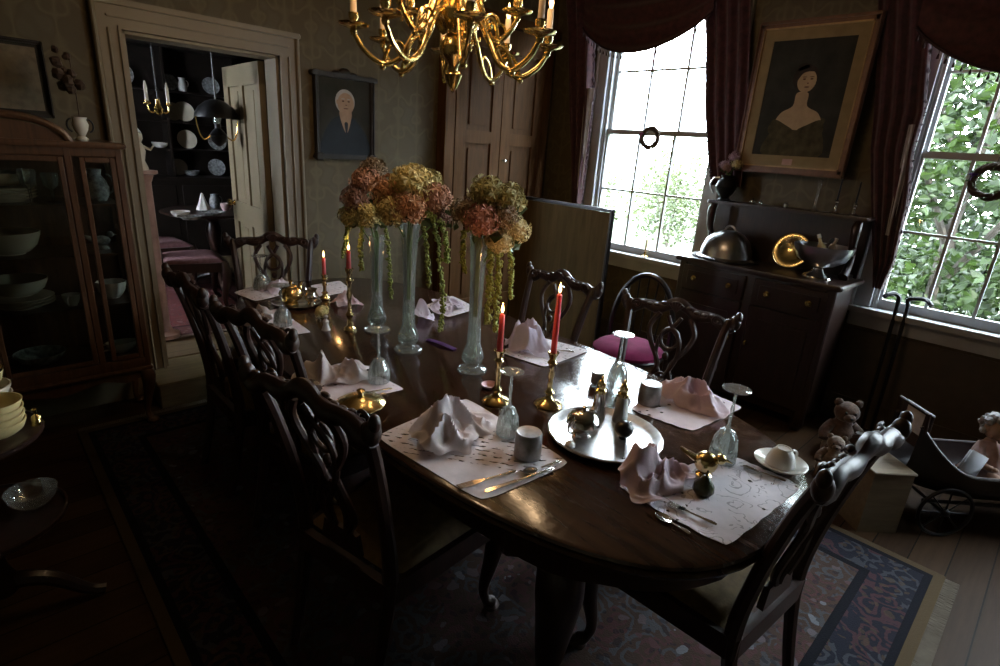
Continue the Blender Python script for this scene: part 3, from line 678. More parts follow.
# hoop-back armchair with magenta seat
t = thing('hoop_back_chair', 'black hoop-backed chair with a magenta seat between the table and the white-framed window', 'chair', (3.02, 1.85, 0), pi/2+.25)
mb = MB(); mb.tube([(.215*cos(a)*1.0, -.20-.05*sin(a), .44+.47*max(0, sin(a))**.75) for a in [k*pi/24 for k in range(25)]], .019, 8); mb.build('hoop_back', 'black', t)
mb = MB()
for k in range(-2, 3): mb.tube([(k*.05, -.205, .43), (k*.065, -.245, .44+.47*max(0, 1-(k*.065/.215)**2)**.375-.01)], .006, 6)
mb.build('spindles', 'black', t)
mb = MB().lathe([(0, -.03), (.2, -.03), (.228, -.015), (.235, 0), (.22, .012)], (0, 0, .43), 28); mb.build('seat_frame', 'black', t)
MB().lathe([(.226, 0), (.232, .02), (.2, .045), (.12, .06), (0, .066)], (0, 0, .44), 28).build('seat_cushion', 'magenta', t)
for sx, sy in ((1, 1), (-1, 1), (1, -1), (-1, -1)): MB().tube([(sx*.15, sy*.15, .41), (sx*.2, sy*.2, 0)], [.017, .012], 8).build('leg', 'black', t)

# ------------------------------------------------------------------ dining rug
t = tag(MB().box((0, 0, .006), (2.6, 3.5, .012), bev=.003).build('persian_rug', 'rug'), 'large dark patterned rug with a navy border under the dining table', 'rug')
t.location = (1.535, 1.745, 0); t.rotation_euler = (0, 0, .0)
mb = MB(); rg = random.Random(3)
for s in (-1, 1):
    for i in range(330):
        x = -1.29+2.58*i/329; d = rg.uniform(-.012, .012); mb.box((x, s*1.775, .004), (.005, .05, .005), rz=d*8)
fr = mb.build('fringe', 'fringe', t, 0); fr['kind'] = 'stuff'

# ------------------------------------------------------------------ dining table
TCX, TCY = 1.46, 1.84
t = thing('dining_table', 'long oval dark polished dining table laid for tea', 'table', (TCX, TCY, .012), -.03)
def oval(hx, hy, n=72, p=2.6):
    o = []
    for k in range(n):
        a = 2*pi*k/n; c, s = cos(a), sin(a)
        o.append((hx*math.copysign(abs(c)**(2/3.0), c), hy*math.copysign(abs(s)**(2/2.8), s)))
    return o
HX, HY = .66, 1.52; T0 = TZ-.012
mb = MB(); ov = [oval(HX*k, HY*(1-(1-k)*.45)) for k in (1,)]
prof = [(-.012, T0), (-.003, T0-.004), (.0, T0-.012), (-.004, T0-.02), (.006, T0-.026), (.003, T0-.034), (-.015, T0-.04), (-.05, T0-.042)]
n = 72; rows = []
for d, z in prof:
    rows.append([(x*(HX+d)/HX, y*(HY+d)/HY, z) for x, y in ov[0]])
vs = [p for r_ in rows for p in r_]; fs = []
for j in range(len(rows)-1):
    for i in range(n): fs.append((j*n+i, (j+1)*n+i, (j+1)*n+(i+1) % n, j*n+(i+1) % n))
fs.append(tuple(range(n))); fs.append(tuple((len(rows)-1)*n+i for i in range(n-1, -1, -1)))
mb.add(vs, fs); mb.build('table_top', 'table', t, 35)
mb = MB()
a = oval(HX-.07, HY-.08); b = oval(HX-.095, HY-.105)
vs = [(x, y, T0-.04) for x, y in a]+[(x, y, T0-.15-.02*max(0, cos(8*2*pi*i/n))) for i, (x, y) in enumerate(a)]+[(x, y, T0-.15) for x, y in b]+[(x, y, T0-.04) for x, y in b]
fs = [(j*n+i, (j+1)*n+i, (j+1)*n+(i+1) % n, j*n+(i+1) % n) for j in range(3) for i in range(n)]
mb.add(vs, fs).build('apron', 'mahog', t, 35)
for sx, sy, x, y in ((-1, -1, -.37, -1.09), (1, -1, .46, -1.09), (-1, 1, -.24, .92), (1, 1, .24, .92)):
    mb = MB(); ux, uy = sx*.7, sy*.7
    stube(mb, [(x, y, T0-.05), (x+ux*.03, y+uy*.03, .58), (x+ux*.055, y+uy*.055, .48), (x+ux*.03, y+uy*.03, .30), (x, y, .14), (x+ux*.02, y+uy*.02, .06), (x+ux*.05, y+uy*.05, .045)], [.06, .068, .07, .052, .036, .032, .04], 12, 5)
    mb.ball((x+ux*.05, y+uy*.05, .032), (.05, .05, .0315), 12, 7); mb.ball((x+ux*.075, y+uy*.075, .52), (.04, .04, .065), 12, 8, jit=.08, seed=2)
    for k in (-1, 1): mb.box((x+ux*.0-uy*k*.1+ux*.02, y+k*ux*.1+uy*.02, T0-.13), (.04, .15 if sy else .1, .1), atan2(uy, ux)-k*.0+pi/2*0, bev=.01)
    mb.build('leg', 'mahog', t)

# ------------------------------------------------------------------ built-in cupboard beside the window
CX0, CX1, CD = 2.90, 4.12, .10
t = thing('wall_cupboard', 'tall brown panelled cupboard with double doors in the corner beside the wreathed window', 'cupboard', ((CX0+CX1)/2, YB-CD/2, 0))
cw = CX1-CX0; ch = 2.62
mb = MB().box((0, .01, ch/2), (cw, CD-.03, ch))
for s in (-1, 1): mb.box((s*(cw/2-.05), -CD/2+.005, ch/2), (.10, .03, ch), bev=.004)
mb.box((0, -CD/2+.002, ch+.03), (cw+.06, .09, .08), bev=.01).box((0, -CD/2+.005, .07), (cw, .03, .14))
mb.build('carcass', 'doorwood', t, 30)
for s in (-1, 1):
    dw = cw/2-.105; xc = s*(dw/2+.003); d = MB(); y = -CD/2-.002; dz0, dz1 = .15, ch-.02
    for k in (-1, 1): d.box((xc+k*(dw/2-.055), y, (dz0+dz1)/2), (.11, .028, dz1-dz0), bev=.003)
    zs = [dz0, .32, .80, .90, 1.68, 1.78, 2.42, dz1]
    for a, b in zip(zs[::2], zs[1::2]): d.box((xc, y, (a+b)/2), (dw-.2, .028, b-a), bev=.003)
    do = d.build('door', 'doorwood', t, 30)
    p = MB()
    for a, b in zip(zs[1:-1:2], zs[2:-1:2]): p.box((xc, y+.008, (a+b)/2), (dw-.2, .01, b-a)); p.box((xc, y+.002, (a+b)/2), (dw-.29, .02, b-a-.09), bev=.006)
    p.build('panel', 'doorgap', do, 30)
    if s == 1: MB().lathe([(0, .04), (.014, .036), (.016, .026), (.008, .012), (.014, 0)], (0, 0, 0), 14, mat=Matrix.Translation((.05, y-.014, 1.55)) @ Matrix.Rotation(pi/2, 4, 'X')).build('knob', 'silver', do)

# tall brown board standing behind the table
t = thing('standing_screen', 'tall flat brown board with a thin dark frame standing behind the table', 'screen', (3.15, 2.655, 0), -.02)
MB().box((0, 0, .80), (.02, .90, .98)).build('panel', 'board', t, 30)
mb = MB()
for s in (-1, 1): mb.box((0, s*.46, .80), (.034, .022, 1.03), bev=.004)
for z in (.30, 1.305): mb.box((0, 0, z), (.034, .94, .022), bev=.004)
mb.build('frame', 'black', t, 30)
for s in (-1, 1):
    MB().box((0, s*.40, .16), (.03, .04, .27), bev=.005).tube(smooth_path([(-.17, s*.40, .018), (-.08, s*.40, .04), (0, s*.40, .1), (.08, s*.40, .04), (.17, s*.40, .018)], 5), .018, 8).build('foot', 'black', t, 30)

# ------------------------------------------------------------------ pictures
def oil_picture(name, label, loc, rz, w_, h, parts_fn, frame_w, framemat, tilt=0, mat_w=0, crest=False, plaque=False):
    # local: picture faces -y, centred on its own middle at the bottom edge
    t = thing(name, label, 'picture', loc, rz); t.rotation_euler = (tilt, 0, rz)
    f = MB(); W = w_; H = h
    for s in (-1, 1):
        f.box((s*(W/2-frame_w/2), 0, H/2), (frame_w, .035, H), bev=.006); f.box((s*(W/2-frame_w*.25), -.014, H/2), (frame_w*.3, .03, H-.01), bev=.006)
        f.box((0, 0, H/2+s*(H/2-frame_w/2)), (W-.01, .035, frame_w), bev=.006); f.box((0, -.014, H/2+s*(H/2-frame_w*.25)), (W-.02, .03, frame_w*.3), bev=.006)
    if crest:
        f.ball((0, -.01, H+.01), (.045, .02, .03), 10, 6)
        for s in (-1, 1): f.ball((s*.06, -.01, H), (.04, .018, .016), 8, 5); f.ball((s*(W/2-.02), -.01, H-.012), (.03, .02, .02), 8, 5); f.box((s*(W/2-.02), -.012, .015), (.06, .045, .05), bev=.008)
        f.box((0, -.006, H-.015), (W+.05, .05, .03), bev=.008).box((0, -.006, .012), (W+.03, .04, .024), bev=.006)
    f.build('frame', framemat, t, 30)
    y = -.004
    if mat_w:
        m = MB()
        iw, ih = W-2*frame_w, H-2*frame_w
        for s in (-1, 1): m.box((s*(iw/2-mat_w/2), y, H/2), (mat_w, .012, ih)); m.box((0, y, H/2+s*(ih/2-mat_w/2)), (iw-2*mat_w, .012, mat_w))
        m.build('mount', 'mountboard', t, 0); iw -= 2*mat_w; ih -= 2*mat_w
        s_ = MB()
        for s in (-1, 1): s_.box((s*(W/2-frame_w+.004), -.012, H/2), (.01, .022, H-2*frame_w), bev=.003); s_.box((0, -.012, H/2+s*(H/2-frame_w+.004)), (W-2*frame_w, .022, .01), bev=.003)
        s_.build('gilt_slip', 'gilt_line', t, 30)
    else: iw, ih = W-2*frame_w, H-2*frame_w
    c = MB(); c.use('pic_bg').box((0, 0, H/2), (iw+.004, .01, ih+.004)); parts_fn(c, iw, ih, H/2, -.0055); c.build('painting', None, t, 0)
    if plaque: MB().box((0.0, y-.009, frame_w+mat_w*.42), (.075, .006, .042), bev=.002).build('plaque', 'plaque', t, 30)
    return t
M['pic_bg'] = pm('dark_oil_ground', (.030, .027, .020), .7, 0, .3, 6, spec=.12)
M['pic_coat'] = pm('painted_dark_coat', (.012, .014, .018), .4, spec=.1)
M['pic_skin'] = pm('painted_skin', (.34, .20, .115), .7, 0, .2, 14)
M['pic_skin2'] = pm('painted_pale_skin', (.36, .23, .12), .7, 0, .15, 14)
M['pic_shade'] = pm('painted_feature', (.10, .05, .03), .5, spec=.1)
M['pic_white'] = pm('painted_white_hair', (.36, .31, .26), .5)
M['pic_hair'] = pm('painted_dark_hair', (.025, .016, .012), .4, spec=.1)
M['pic_dress'] = pm('painted_brown_dress', (.058, .045, .022), .7, 0, .5, 14, spec=.1)
M['mountboard'] = pm('tan_picture_mount', (.24, .17, .085), .8, 0, .12, 10, spec=.1)
M['gilt_line'] = pm('dulled_gilt_line', (.32, .20, .085), .5, .5, .2, 20)
M['plaque'] = pm('small_pink_plaque', (.42, .24, .19), .5, .2)
M['gilt_frame'] = pm('worn_red_gilt_frame', (.11, .045, .02), .45, .2, .3, 18)
M['dark_frame'] = pm('dark_picture_frame', (.03, .025, .02), .5, 0, .3, spec=.2)
def disc(c, mat, x, z, rx, rz_, y, seg=24, a0=0, a1=2*pi):
    pts = [(x+rx*cos(a0+(a1-a0)*k/seg), y, z+rz_*sin(a0+(a1-a0)*k/seg)) for k in range(seg)]
    c.use(mat).add(pts, [tuple(range(seg))[::-1]])
def poly(c, mat, pts, zc, y):
    P = [Vector((p[0], p[1], 0)) for p in pts]; n = len(P); o = []
    for i in range(n):
        a, b, d, e = P[i-1], P[i], P[(i+1) % n], P[(i+2) % n]
        for k in range(5):
            t = k/5; q = .5*(2*b+(d-a)*t+(2*a-5*b+4*d-e)*t*t+(3*b-a-3*d+e)*t**3); o.append((q.x, q.y))
    flat_poly(c, mat, o, zc, y)
def flat_poly(c, mat, pts, zc, y): c.use(mat).add([(x, y, zc+z) for x, z in pts], [tuple(range(len(pts)))[::-1]])
def man(c, w_, h, zc, y):
    k = h/2
    poly(c, 'pic_coat', [(.44*w_, -k), (.43*w_, -.5*k), (.25*w_, -.12*k), (.1*w_, .02*k), (-.14*w_, .02*k), (-.3*w_, -.16*k), (-.44*w_, -.55*k), (-.46*w_, -k)], zc, y-.0004)
    poly(c, 'pic_skin', [(.12*w_, .0), (.02*w_, -.42*k), (-.1*w_, -.02*k), (-.09*w_, .2*k), (.1*w_, .2*k)], zc, y-.0008)
    poly(c, 'pic_coat', [(.05*w_, -.15*k), (.02*w_, -.45*k), (-.02*w_, -.15*k)], zc, y-.001)
    disc(c, 'pic_white', 0, zc+.42*k, .19*w_, .32*k, y-.0012); disc(c, 'pic_skin', .012*w_, zc+.36*k, .16*w_, .29*k, y-.0016)
    for s in (-1, 1): disc(c, 'pic_shade', .015*w_+s*.055*w_, zc+.43*k, .024*w_, .022*k, y-.002, 10); disc(c, 'pic_white', .015*w_+s*.055*w_, zc+.49*k, .035*w_, .012*k, y-.002, 10); disc(c, 'pic_skin', s*.15*w_, zc+.40*k, .02*w_, .06*k, y-.0014, 10)
    disc(c, 'pic_shade', .02*w_, zc+.33*k, .018*w_, .014*k, y-.002, 10); disc(c, 'pic_shade', .015*w_, zc+.24*k, .05*w_, .014*k, y-.002, 10)
def woman(c, w_, h, zc, y):
    k = h/2
    poly(c, 'pic_dress', [(.36*w_, -k), (.33*w_, -.5*k), (.30*w_, -.32*k), (-.26*w_, -.34*k), (-.3*w_, -.55*k), (-.36*w_, -k)], zc, y-.0004)
    poly(c, 'pic_skin2', [(.29*w_, -.42*k), (.24*w_, -.24*k), (.09*w_, -.12*k), (.07*w_, .1*k), (-.07*w_, .1*k), (-.09*w_, -.12*k), (-.22*w_, -.24*k), (-.27*w_, -.42*k), (-.1*w_, -.52*k), (.1*w_, -.53*k)], zc, y-.0008)
    disc(c, 'pic_hair', -.005*w_, zc+.36*k, .155*w_, .22*k, y-.0012); disc(c, 'pic_hair', -.05*w_, zc+.53*k, .07*w_, .08*k, y-.0012)
    disc(c, 'pic_skin2', .02*w_, zc+.30*k, .115*w_, .19*k, y-.0016)
    poly(c, 'pic_hair', [(.10*w_, .46*k), (.02*w_, .52*k), (-.1*w_, .44*k), (-.11*w_, .28*k), (-.05*w_, .42*k), (.02*w_, .46*k)], zc, y-.0018)
    for s in (-1, 1): disc(c, 'pic_shade', .03*w_+s*.045*w_, zc+.335*k, .02*w_, .014*k, y-.002, 10); disc(c, 'pic_shade', .03*w_+s*.045*w_, zc+.37*k, .028*w_, .008*k, y-.002, 10)
    disc(c, 'pic_shade', .038*w_, zc+.265*k, .012*w_, .01*k, y-.002, 10); disc(c, 'pic_shade', .033*w_, zc+.2*k, .032*w_, .012*k, y-.002, 10)
    for s in (-1, 1): poly(c, 'pic_dress', [(s*.30*w_, -.36*k), (s*.12*w_, -.46*k), (s*.02*w_, -.55*k), (s*.02*w_, -.66*k), (s*.33*w_, -.6*k)][::s], zc, y-.0013)
oil_picture('man_portrait', 'dark framed portrait of an elderly man in a black coat, right of the doorway', (2.07, YB-.02, 1.50), 0, .46, .565, man, .032, 'dark_frame', crest=True)
t = oil_picture('woman_portrait', 'large gilt framed portrait of a dark haired woman with bare shoulders, above the sideboard', (XR-.12, 1.515, 1.615), -pi/2, .84, 1.03, woman, .055, 'gilt_frame', mat_w=.075, plaque=True)
t.rotation_euler = Matrix.Rotation(-pi/2, 3, 'Z').to_euler(); t.scale = (.87, 1, .93)
def sampler(c, w_, h, zc, y): c.use('sampler').box((0, y-.001, zc), (w_-.03, .002, h-.03))
M['sampler'] = pm('faded_tan_print', (.15, .11, .06), .6, 0, .3, 24)
oil_picture('faded_print', 'faded tan print in a thin dark frame above the china cabinet', (.185, YB-.02, 1.64), 0, .46, .36, sampler, .018, 'dark_frame', crest=False)

# ------------------------------------------------------------------ china cabinet
before = set(bpy.data.objects)
t = thing('china_cabinet', 'mahogany china cabinet with an arched centre and glazed doors, left of the doorway', 'cabinet', (.215, 3.615, 0))
CWID, CDEP, CZ0, CZ1 = .84, .38, .36, 1.52; bx = [-.42, -.215, .215, .42]
mb = MB().box((0, CDEP/2-.008, (CZ0+CZ1)/2), (CWID-.02, .014, CZ1-CZ0)).box((0, 0, CZ0+.03), (CWID, CDEP, .06), bev=.006).box((0, 0, CZ1-.02), (CWID, CDEP, .04), bev=.004)
mb.box((0, 0, CZ1+.012), (CWID+.05, CDEP+.05, .028), bev=.01).box((0, 0, CZ0-.005), (CWID+.02, CDEP+.02, .02), bev=.006)
for x in bx: mb.box((x-.012*(1 if x > 0 else -1), -CDEP/2+.014, (CZ0+CZ1)/2), (.03, .03, CZ1-CZ0), bev=.004)
for x in (-.41, .41): mb.box((x, CDEP/2-.02, (CZ0+CZ1)/2), (.02, .03, CZ1-CZ0))
mb.build('carcass', 'cabwood', t, 30)
ar = [(-.225+.45*k/24, .105*max(0, 1-(2*k/24-1)**2)**.6) for k in range(25)]
mb = MB(); tube = [(x, -CDEP/2-.004, CZ1+.022+z) for x, z in ar]; mb.tube(tube, .017, 8)
vs = [(x, -CDEP/2+.02, CZ1+.0+z) for x, z in ar]+[(x, -CDEP/2, CZ1+.0+z) for x, z in ar]
mb.add(vs, [tuple(range(25)), tuple(range(49, 24, -1))]+[(i, i+1, 26+i, 25+i) for i in range(24)]); mb.build('arched_crest', 'cabwood', t, 30)
for j, z in enumerate((.42, .73, 1.0, 1.25)):
    if j: MB().box((0, 0, z-.006), (CWID-.04, CDEP-.05, .012)).build('shelf', 'cabwood', t, 30)
for a, b in zip(bx, bx[1:]):
    d = MB(); x0, x1 = a+.03, b-.03
    y = -CDEP/2+.005; z0, z1 = CZ0+.065, CZ1-.045; e = .022
    for x in (x0+e/2, x1-e/2): d.box((x, y, (z0+z1)/2), (e, .022, z1-z0), bev=.003)
    for z in (z0+e/2, z1-e/2): d.box(((x0+x1)/2, y, z), (x1-x0-2*e, .022, e), bev=.003)
    do = d.build('glazed_door', 'cabwood', t, 30); MB().box(((x0+x1)/2, y, (z0+z1)/2), (x1-x0-2*e, .003, z1-z0-2*e)).build('pane', 'cabpane', do, 0)
for s in (-1, 1): MB().box((s*.418, 0, (CZ0+CZ1)/2), (.004, CDEP-.06, CZ1-CZ0-.1)).build('side_pane', 'cabpane', t, 0)
for sx in (-1, 1):
    for sy in (-1, 1):
        m = MB(); x, y = sx*(CWID/2-.035), sy*(CDEP/2-.035)
        stube(m, [(x, y, CZ0), (x+sx*.018, y+sy*.018, .30), (x+sx*.008, y+sy*.008, .18), (x-sx*.006, y-sy*.006, .07), (x+sx*.012, y+sy*.012, .02)], [.034, .038, .022, .014, .02], 10, 5); m.ball((x+sx*.014, y+sy*.014, .021), (.03, .03, .02), 10, 6); m.build('leg', 'cabwood', t)
mb = MB(); n = 12
mb.prism([(-.37, -.03), (-.3, -.05), (-.2, -.02), (0, -.06), (.2, -.02), (.3, -.05), (.37, -.03), (.37, .03), (-.37, .03)], -.01, .01, Matrix.Translation((0, -CDEP/2+.02, CZ0-.03)) @ Matrix.Rotation(pi/2, 4, 'X')); mb.build('apron', 'cabwood', t, 30)

PLATE = [(0, .004), (.55, .004), (.6, .0), (.62, .006), (.98, .022), (1.0, .026), (.97, .028), (.62, .012), (0, .010)]
def plate_prof(r, h=1.0): return [(a*r, b*h) for a, b in PLATE]
BOWL = [(0, 0), (.45, 0), (.46, .06), (.6, .12), (.85, .42), (.98, .85), (1.0, 1.0), (.95, 1.0), (.92, .85), (.78, .45), (.5, .18), (0, .12)]
def bowl_prof(r, h): return [(a*r, b*h) for a, b in BOWL]
def cup_mb(mb, c, r, h, hand=0.0):
    mb.lathe([(0, 0), (r*.5, 0), (r*.52, h*.08), (r*.75, h*.3), (r*.95, h*.75), (r, h), (r*.94, h), (r*.88, h*.75), (r*.68, h*.32), (0, h*.15)], c, 20)
    mb.tube([(c[0]+cos(hand)*(r*.92+r*.45*sin(a)), c[1]+sin(hand)*(r*.92+r*.45*sin(a)), c[2]+h*.55+h*.3*cos(a)) for a in [k*pi/8 for k in range(9)]], r*.09, 6); return mb
CB = Vector((.215, 3.615, 0))
def china(name, label, cat, mb, mat, loc, group=None): o = mb.build(name, mat, None, 50); o.location = loc; return tag(o, label, cat, group)
shelf_z = (.42, .73, 1.0, 1.25)
def stack(n, r, x, y, z, mat, lab, grp, dz=.0145):
    words = ['bottom plate of', 'second plate up in', 'third plate up in', 'fourth plate up in', 'fifth plate up in', 'top plate of']
    me = None
    for k in range(n):
        wd = 'top plate of' if k == n-1 else words[k]
        if me is None: me = china('plate', wd+' '+lab, 'plate', MB().lathe(plate_prof(r), (0, 0, 0), 28), mat, (x, y, z), grp)
        else: o = me.copy(); COL.objects.link(o); o.location = (x, y, z+k*dz); o['label'] = wd+' '+lab
stack(4, .13, .17, 3.63, 1.2505, 'china', 'the low stack on the cabinet top shelf', 'plates in the china cabinet')
china('serving_bowl', 'wide cream bowl standing on the plates of the cabinet top shelf', 'bowl', MB().lathe(bowl_prof(.125, .06), seg=28), 'china', (.17, 3.63, 1.2505+4*.0145+.016), 'bowls in the china cabinet')
china('serving_bowl', 'deep cream bowl in the middle of the third cabinet shelf', 'bowl', MB().lathe(bowl_prof(.13, .11), seg=28), 'china', (.15, 3.60, 1.0005), 'bowls in the china cabinet')
stack(3, .14, .15, 3.61, .7305, 'china', 'the stack on the second cabinet shelf', 'plates in the china cabinet', .0145)
china('serving_bowl', 'deep cream bowl on the plate stack of the second cabinet shelf', 'bowl', MB().lathe(bowl_prof(.125, .085), seg=28), 'china', (.15, 3.61, .7305+3*.0145+.016), 'bowls in the china cabinet')
china('teacup', 'small cream cup at the right of the second cabinet shelf, behind the centre door', 'cup', cup_mb(MB(), (0, 0, 0), .04, .06, -2), 'white', (.345, 3.52, .7305))
china('goblet', 'clear stemmed glass at the right of the cabinet top shelf, behind the centre door', 'glass', MB().lathe([(0, 0), (.035, 0), (.006, .008), (.006, .06), (.03, .08), (.036, .13), (.033, .14), (.026, .085), (0, .075)], seg=18), 'clear', (.35, 3.56, 1.2505), 'glasses in the china cabinet')
china('goblet', 'clear stemmed glass near the middle of the cabinet top shelf', 'glass', MB().lathe([(0, 0), (.035, 0), (.006, .008), (.006, .07), (.03, .09), (.036, .15), (.033, .16), (.026, .095), (0, .085)], seg=18), 'clear', (.26, 3.48, 1.2505), 'glasses in the china cabinet')
mb = MB().lathe([(0, 0), (.04, 0), (.055, .03), (.06, .07), (.045, .11), (.03, .13), (.036, .16), (.03, .16), (0, .14)], seg=20); mb.tube([(.05+.03*sin(a), 0, .085+.05*cos(a)) for a in [k*pi/8 for k in range(9)]], .005, 6)
china('jug', 'patterned china jug on the top shelf behind the narrow right cabinet door', 'jug', mb, 'blueware', (.535, 3.60, 1.2505))
china('figurine', 'small pale china bird on the third shelf behind the narrow right cabinet door', 'figurine', MB().lathe([(0, 0), (.035, 0), (.03, .012), (.01, .02)], seg=16).ball((0, 0, .045), (.045, .025, .026), 14, 8).ball((.045, 0, .075), .017, 12, 8).tube([(.058, 0, .074), (.075, 0, .07)], [.005, .001], 6).tube([(-.035, 0, .05), (-.075, 0, .075)], [.016, .006], 8), 'blueware', (.52, 3.60, 1.0005))
china('serving_bowl', 'fluted pale bowl on the second shelf behind the narrow right cabinet door', 'bowl', MB().lathe(bowl_prof(.07, .09), seg=40, ripple=(10, .05)), 'white', (.535, 3.60, .7305), 'bowls in the china cabinet')
china('sauce_boat', 'pale sauce boat on the lowest shelf behind the narrow right cabinet door', 'sauce boat', MB().lathe(bowl_prof(.06, .06), seg=24, sx=1.3, sy=.8).tube([(-.07, 0, .05), (-.10, 0, .06), (-.095, 0, .02), (-.05, 0, .02)], .006, 6), 'white', (.535, 3.57, .4205))
china('serving_bowl', 'patterned low bowl on the lowest cabinet shelf behind the centre door', 'bowl', MB().lathe(bowl_prof(.11, .06), seg=28), 'blueware', (.18, 3.60, .4205), 'bowls in the china cabinet')

# dried flowers in a small vase on the cabinet
v = PY(88, 137, 3.62); vz = CZ1+.0265
china('bud_vase', 'small pale urn with dark handles on the right end of the china cabinet top', 'vase', MB().use('china').lathe([(0, 0), (.026, 0), (.028, .008), (.014, .02), (.03, .05), (.036, .075), (.028, .098), (.034, .11), (.028, .11), (.02, .1), (.028, .075), (0, .03)], seg=18).use('iron').tube([(-.034-.02*sin(a), 0, .07+.03*cos(a)) for a in [k*pi/8 for k in range(9)]], .004, 6).tube([(.034+.02*sin(a), 0, .07+.03*cos(a)) for a in [k*pi/8 for k in range(9)]], .004, 6), None, (v.x, 3.62, vz))
t = thing('dried_flower', 'dark dried flower heads on a long stem in the urn on the cabinet', 'flower', (v.x, 3.62, vz+.035))
stube(MB(), [(0, 0, 0), (.004, 0, .16), (.0, .0, .34)], [.003, .0025, .002], 6).build('stem', 'vine', t)
mb = MB(); rg = random.Random(8)
for k in range(16): mb.ball((rg.uniform(-.06, .03), rg.uniform(-.04, .04), .24+rg.uniform(-.05, .13)), rg.uniform(.014, .026), 8, 6, jit=.2, seed=k)
mb.build('flower_head', 'vine', t)

for o in set(bpy.data.objects)-before:      # draw the whole cabinet clear of the casing
    if o.parent is None: o.location.x -= .03; o.location.y -= .04

# ------------------------------------------------------------------ curtains
def swag(name, label, x, ya, yb, ztop, zend, zmid, seed):
    # burgundy swag hung from a pole, its lower edge a catenary with tassels; a white lining shows behind
    t = thing(name, label, 'curtain', (x, (ya+yb)/2, ztop), 0, 'burgundy swags over the windows'); W = yb-ya
    def low(u): return (zend+(zmid-zend)*(1-(2*u-1)**2)**.9)-ztop
    def fn(u, v):
        zl = low(u); k = v; sag = sin(pi*u)
        fold = .028*sin(k*pi*7+sag*1.2)*(.3+.7*sag)
        return (-.03-.05*sag*k+fold, (u-.5)*W, .0+(zl)*k*(1-.0*u))
    MB().grid(fn, 31, 44, .004).build('cloth', 'burg', t, 60)
    mb = MB(); n = 30
    pts = [(fn(i/40, 1)[0], (i/40-.5)*W, low(i/40)) for i in range(41)]
    mb.tube(pts, .008, 6)
    for i in range(n):
        u = (i+.5)/n; p = fn(u, 1); z = low(u)
        mb.tube([(p[0], p[1], z), (p[0], p[1], z-.022)], .002, 4); mb.lathe([(0, 0), (.0035, -.004), (.006, -.012), (.0075, -.03), (0, -.03)], (p[0], p[1], z-.02), 7)
    mb.build('tassel_fringe', 'burgdark', t, 60)
    mb = MB().tube([(.02, -W/2-.12, .02), (.02, W/2+.12, .02)], .018, 10)
    for s in (-1, 1): mb.ball((.02, s*(W/2+.14), .02), .032, 12, 8)
    mb.build('pole', 'mahog', t)
    return t
def panel(name, label, x, outline, folds, seed, lining=None, depth=.03, fringe_side=1):
    # hanging side curtain: rows of (z, y_left, y_right), pleated in depth
    z0 = outline[-1][0]
    yc = sum(r[1]+r[2] for r in outline)/2/len(outline)
    t = thing(name, label, 'curtain', (x, yc, z0), 0, 'burgundy side curtains'); n = len(outline)-1
    def row(v):
        q = v*n; k = min(int(q), n-1); f = q-k; f = f*f*(3-2*f); a, b = outline[k], outline[k+1]; return [a[i]+(b[i]-a[i])*f for i in range(3)]
    def fn(u, v):
        z, l, r = row(v); return (depth*sin(u*pi*folds*2+seed+v*.8), l+(r-l)*u-yc, z-z0)
    MB().grid(fn, 16*folds, 40, .004).build('cloth', 'burg', t, 60)
    fp = [fn(1.0 if fringe_side > 0 else 0.0, i/119) for i in range(120)]
    MB().tube([(p[0], p[1]+fringe_side*.010, p[2]) for p in fp], [.007+.008*(i % 2)+.003*(i % 3) for i in range(120)], 6).build('fringe', 'burgdark', t, 60)
    if lining:
        mb = MB()
        def fl(u, v): z, l, r = lining[0][0]+(lining[1][0]-lining[0][0])*v, lining[0][1]+(lining[1][1]-lining[0][1])*v, lining[0][2]+(lining[1][2]-lining[0][2])*v; return (-.012+.012*sin(u*9), l+(r-l)*u-yc, z-z0)
        mb.grid(fl, 12, 10, .003).build('lining', 'sheer', t, 60)
    return t
XC = XR-.12
def row(px0, px1, py): a, b = PX(px0, py, XC), PX(px1, py, XC); return (min((a.z+b.z)/2, 3.02), a.y, b.y)
a, b, m = PX(590, 28, XC-.03), PX(712, 14, XC-.03), PX(648, 50, XC-.03)
swag('window_swag', 'burgundy tasselled swag across the top of the wreathed window', XC-.06, b.y-.03, a.y+.03, 2.98, (a.z+b.z)/2, m.z-.03, 1)
panel('side_curtain', 'burgundy curtain at the left side of the wreathed window, beside the cupboard', XC-.01, [row(566, 596, -40), row(567, 594, 30), row(569, 591, 110), row(572, 586, 160), row(574, 580, 205)], 3, 1, lining=[(2.2, *(PX(p, 60, XC).y for p in (590, 599))), (1.35, *(PX(p, 200, XC).y for p in (577, 581)))], fringe_side=1)
XC = XR-.078
panel('side_curtain', 'burgundy curtain hanging between the wreathed window and the gilt portrait', XC, [row(704, 752, -40), row(707, 750, 40), row(706, 748, 110), row(709, 745, 160), row(712, 742, 186)], 4, 3, depth=.018, fringe_side=-1)
XC2 = XR-.12; XC = XR-.078
a, m = PX(921, 27, XC2-.08), PX(1000, 73, XC2-.08)
yb2 = a.y+.02; wd2 = 1.25; um = (yb2-m.y)/wd2; zm2 = a.z-(a.z-m.z)/(1-(2*um-1)**2)**.9
swag('window_swag', 'burgundy tasselled swag across the top of the leafy window', XC2-.06, yb2-wd2, yb2, 2.95, a.z, zm2, 5)
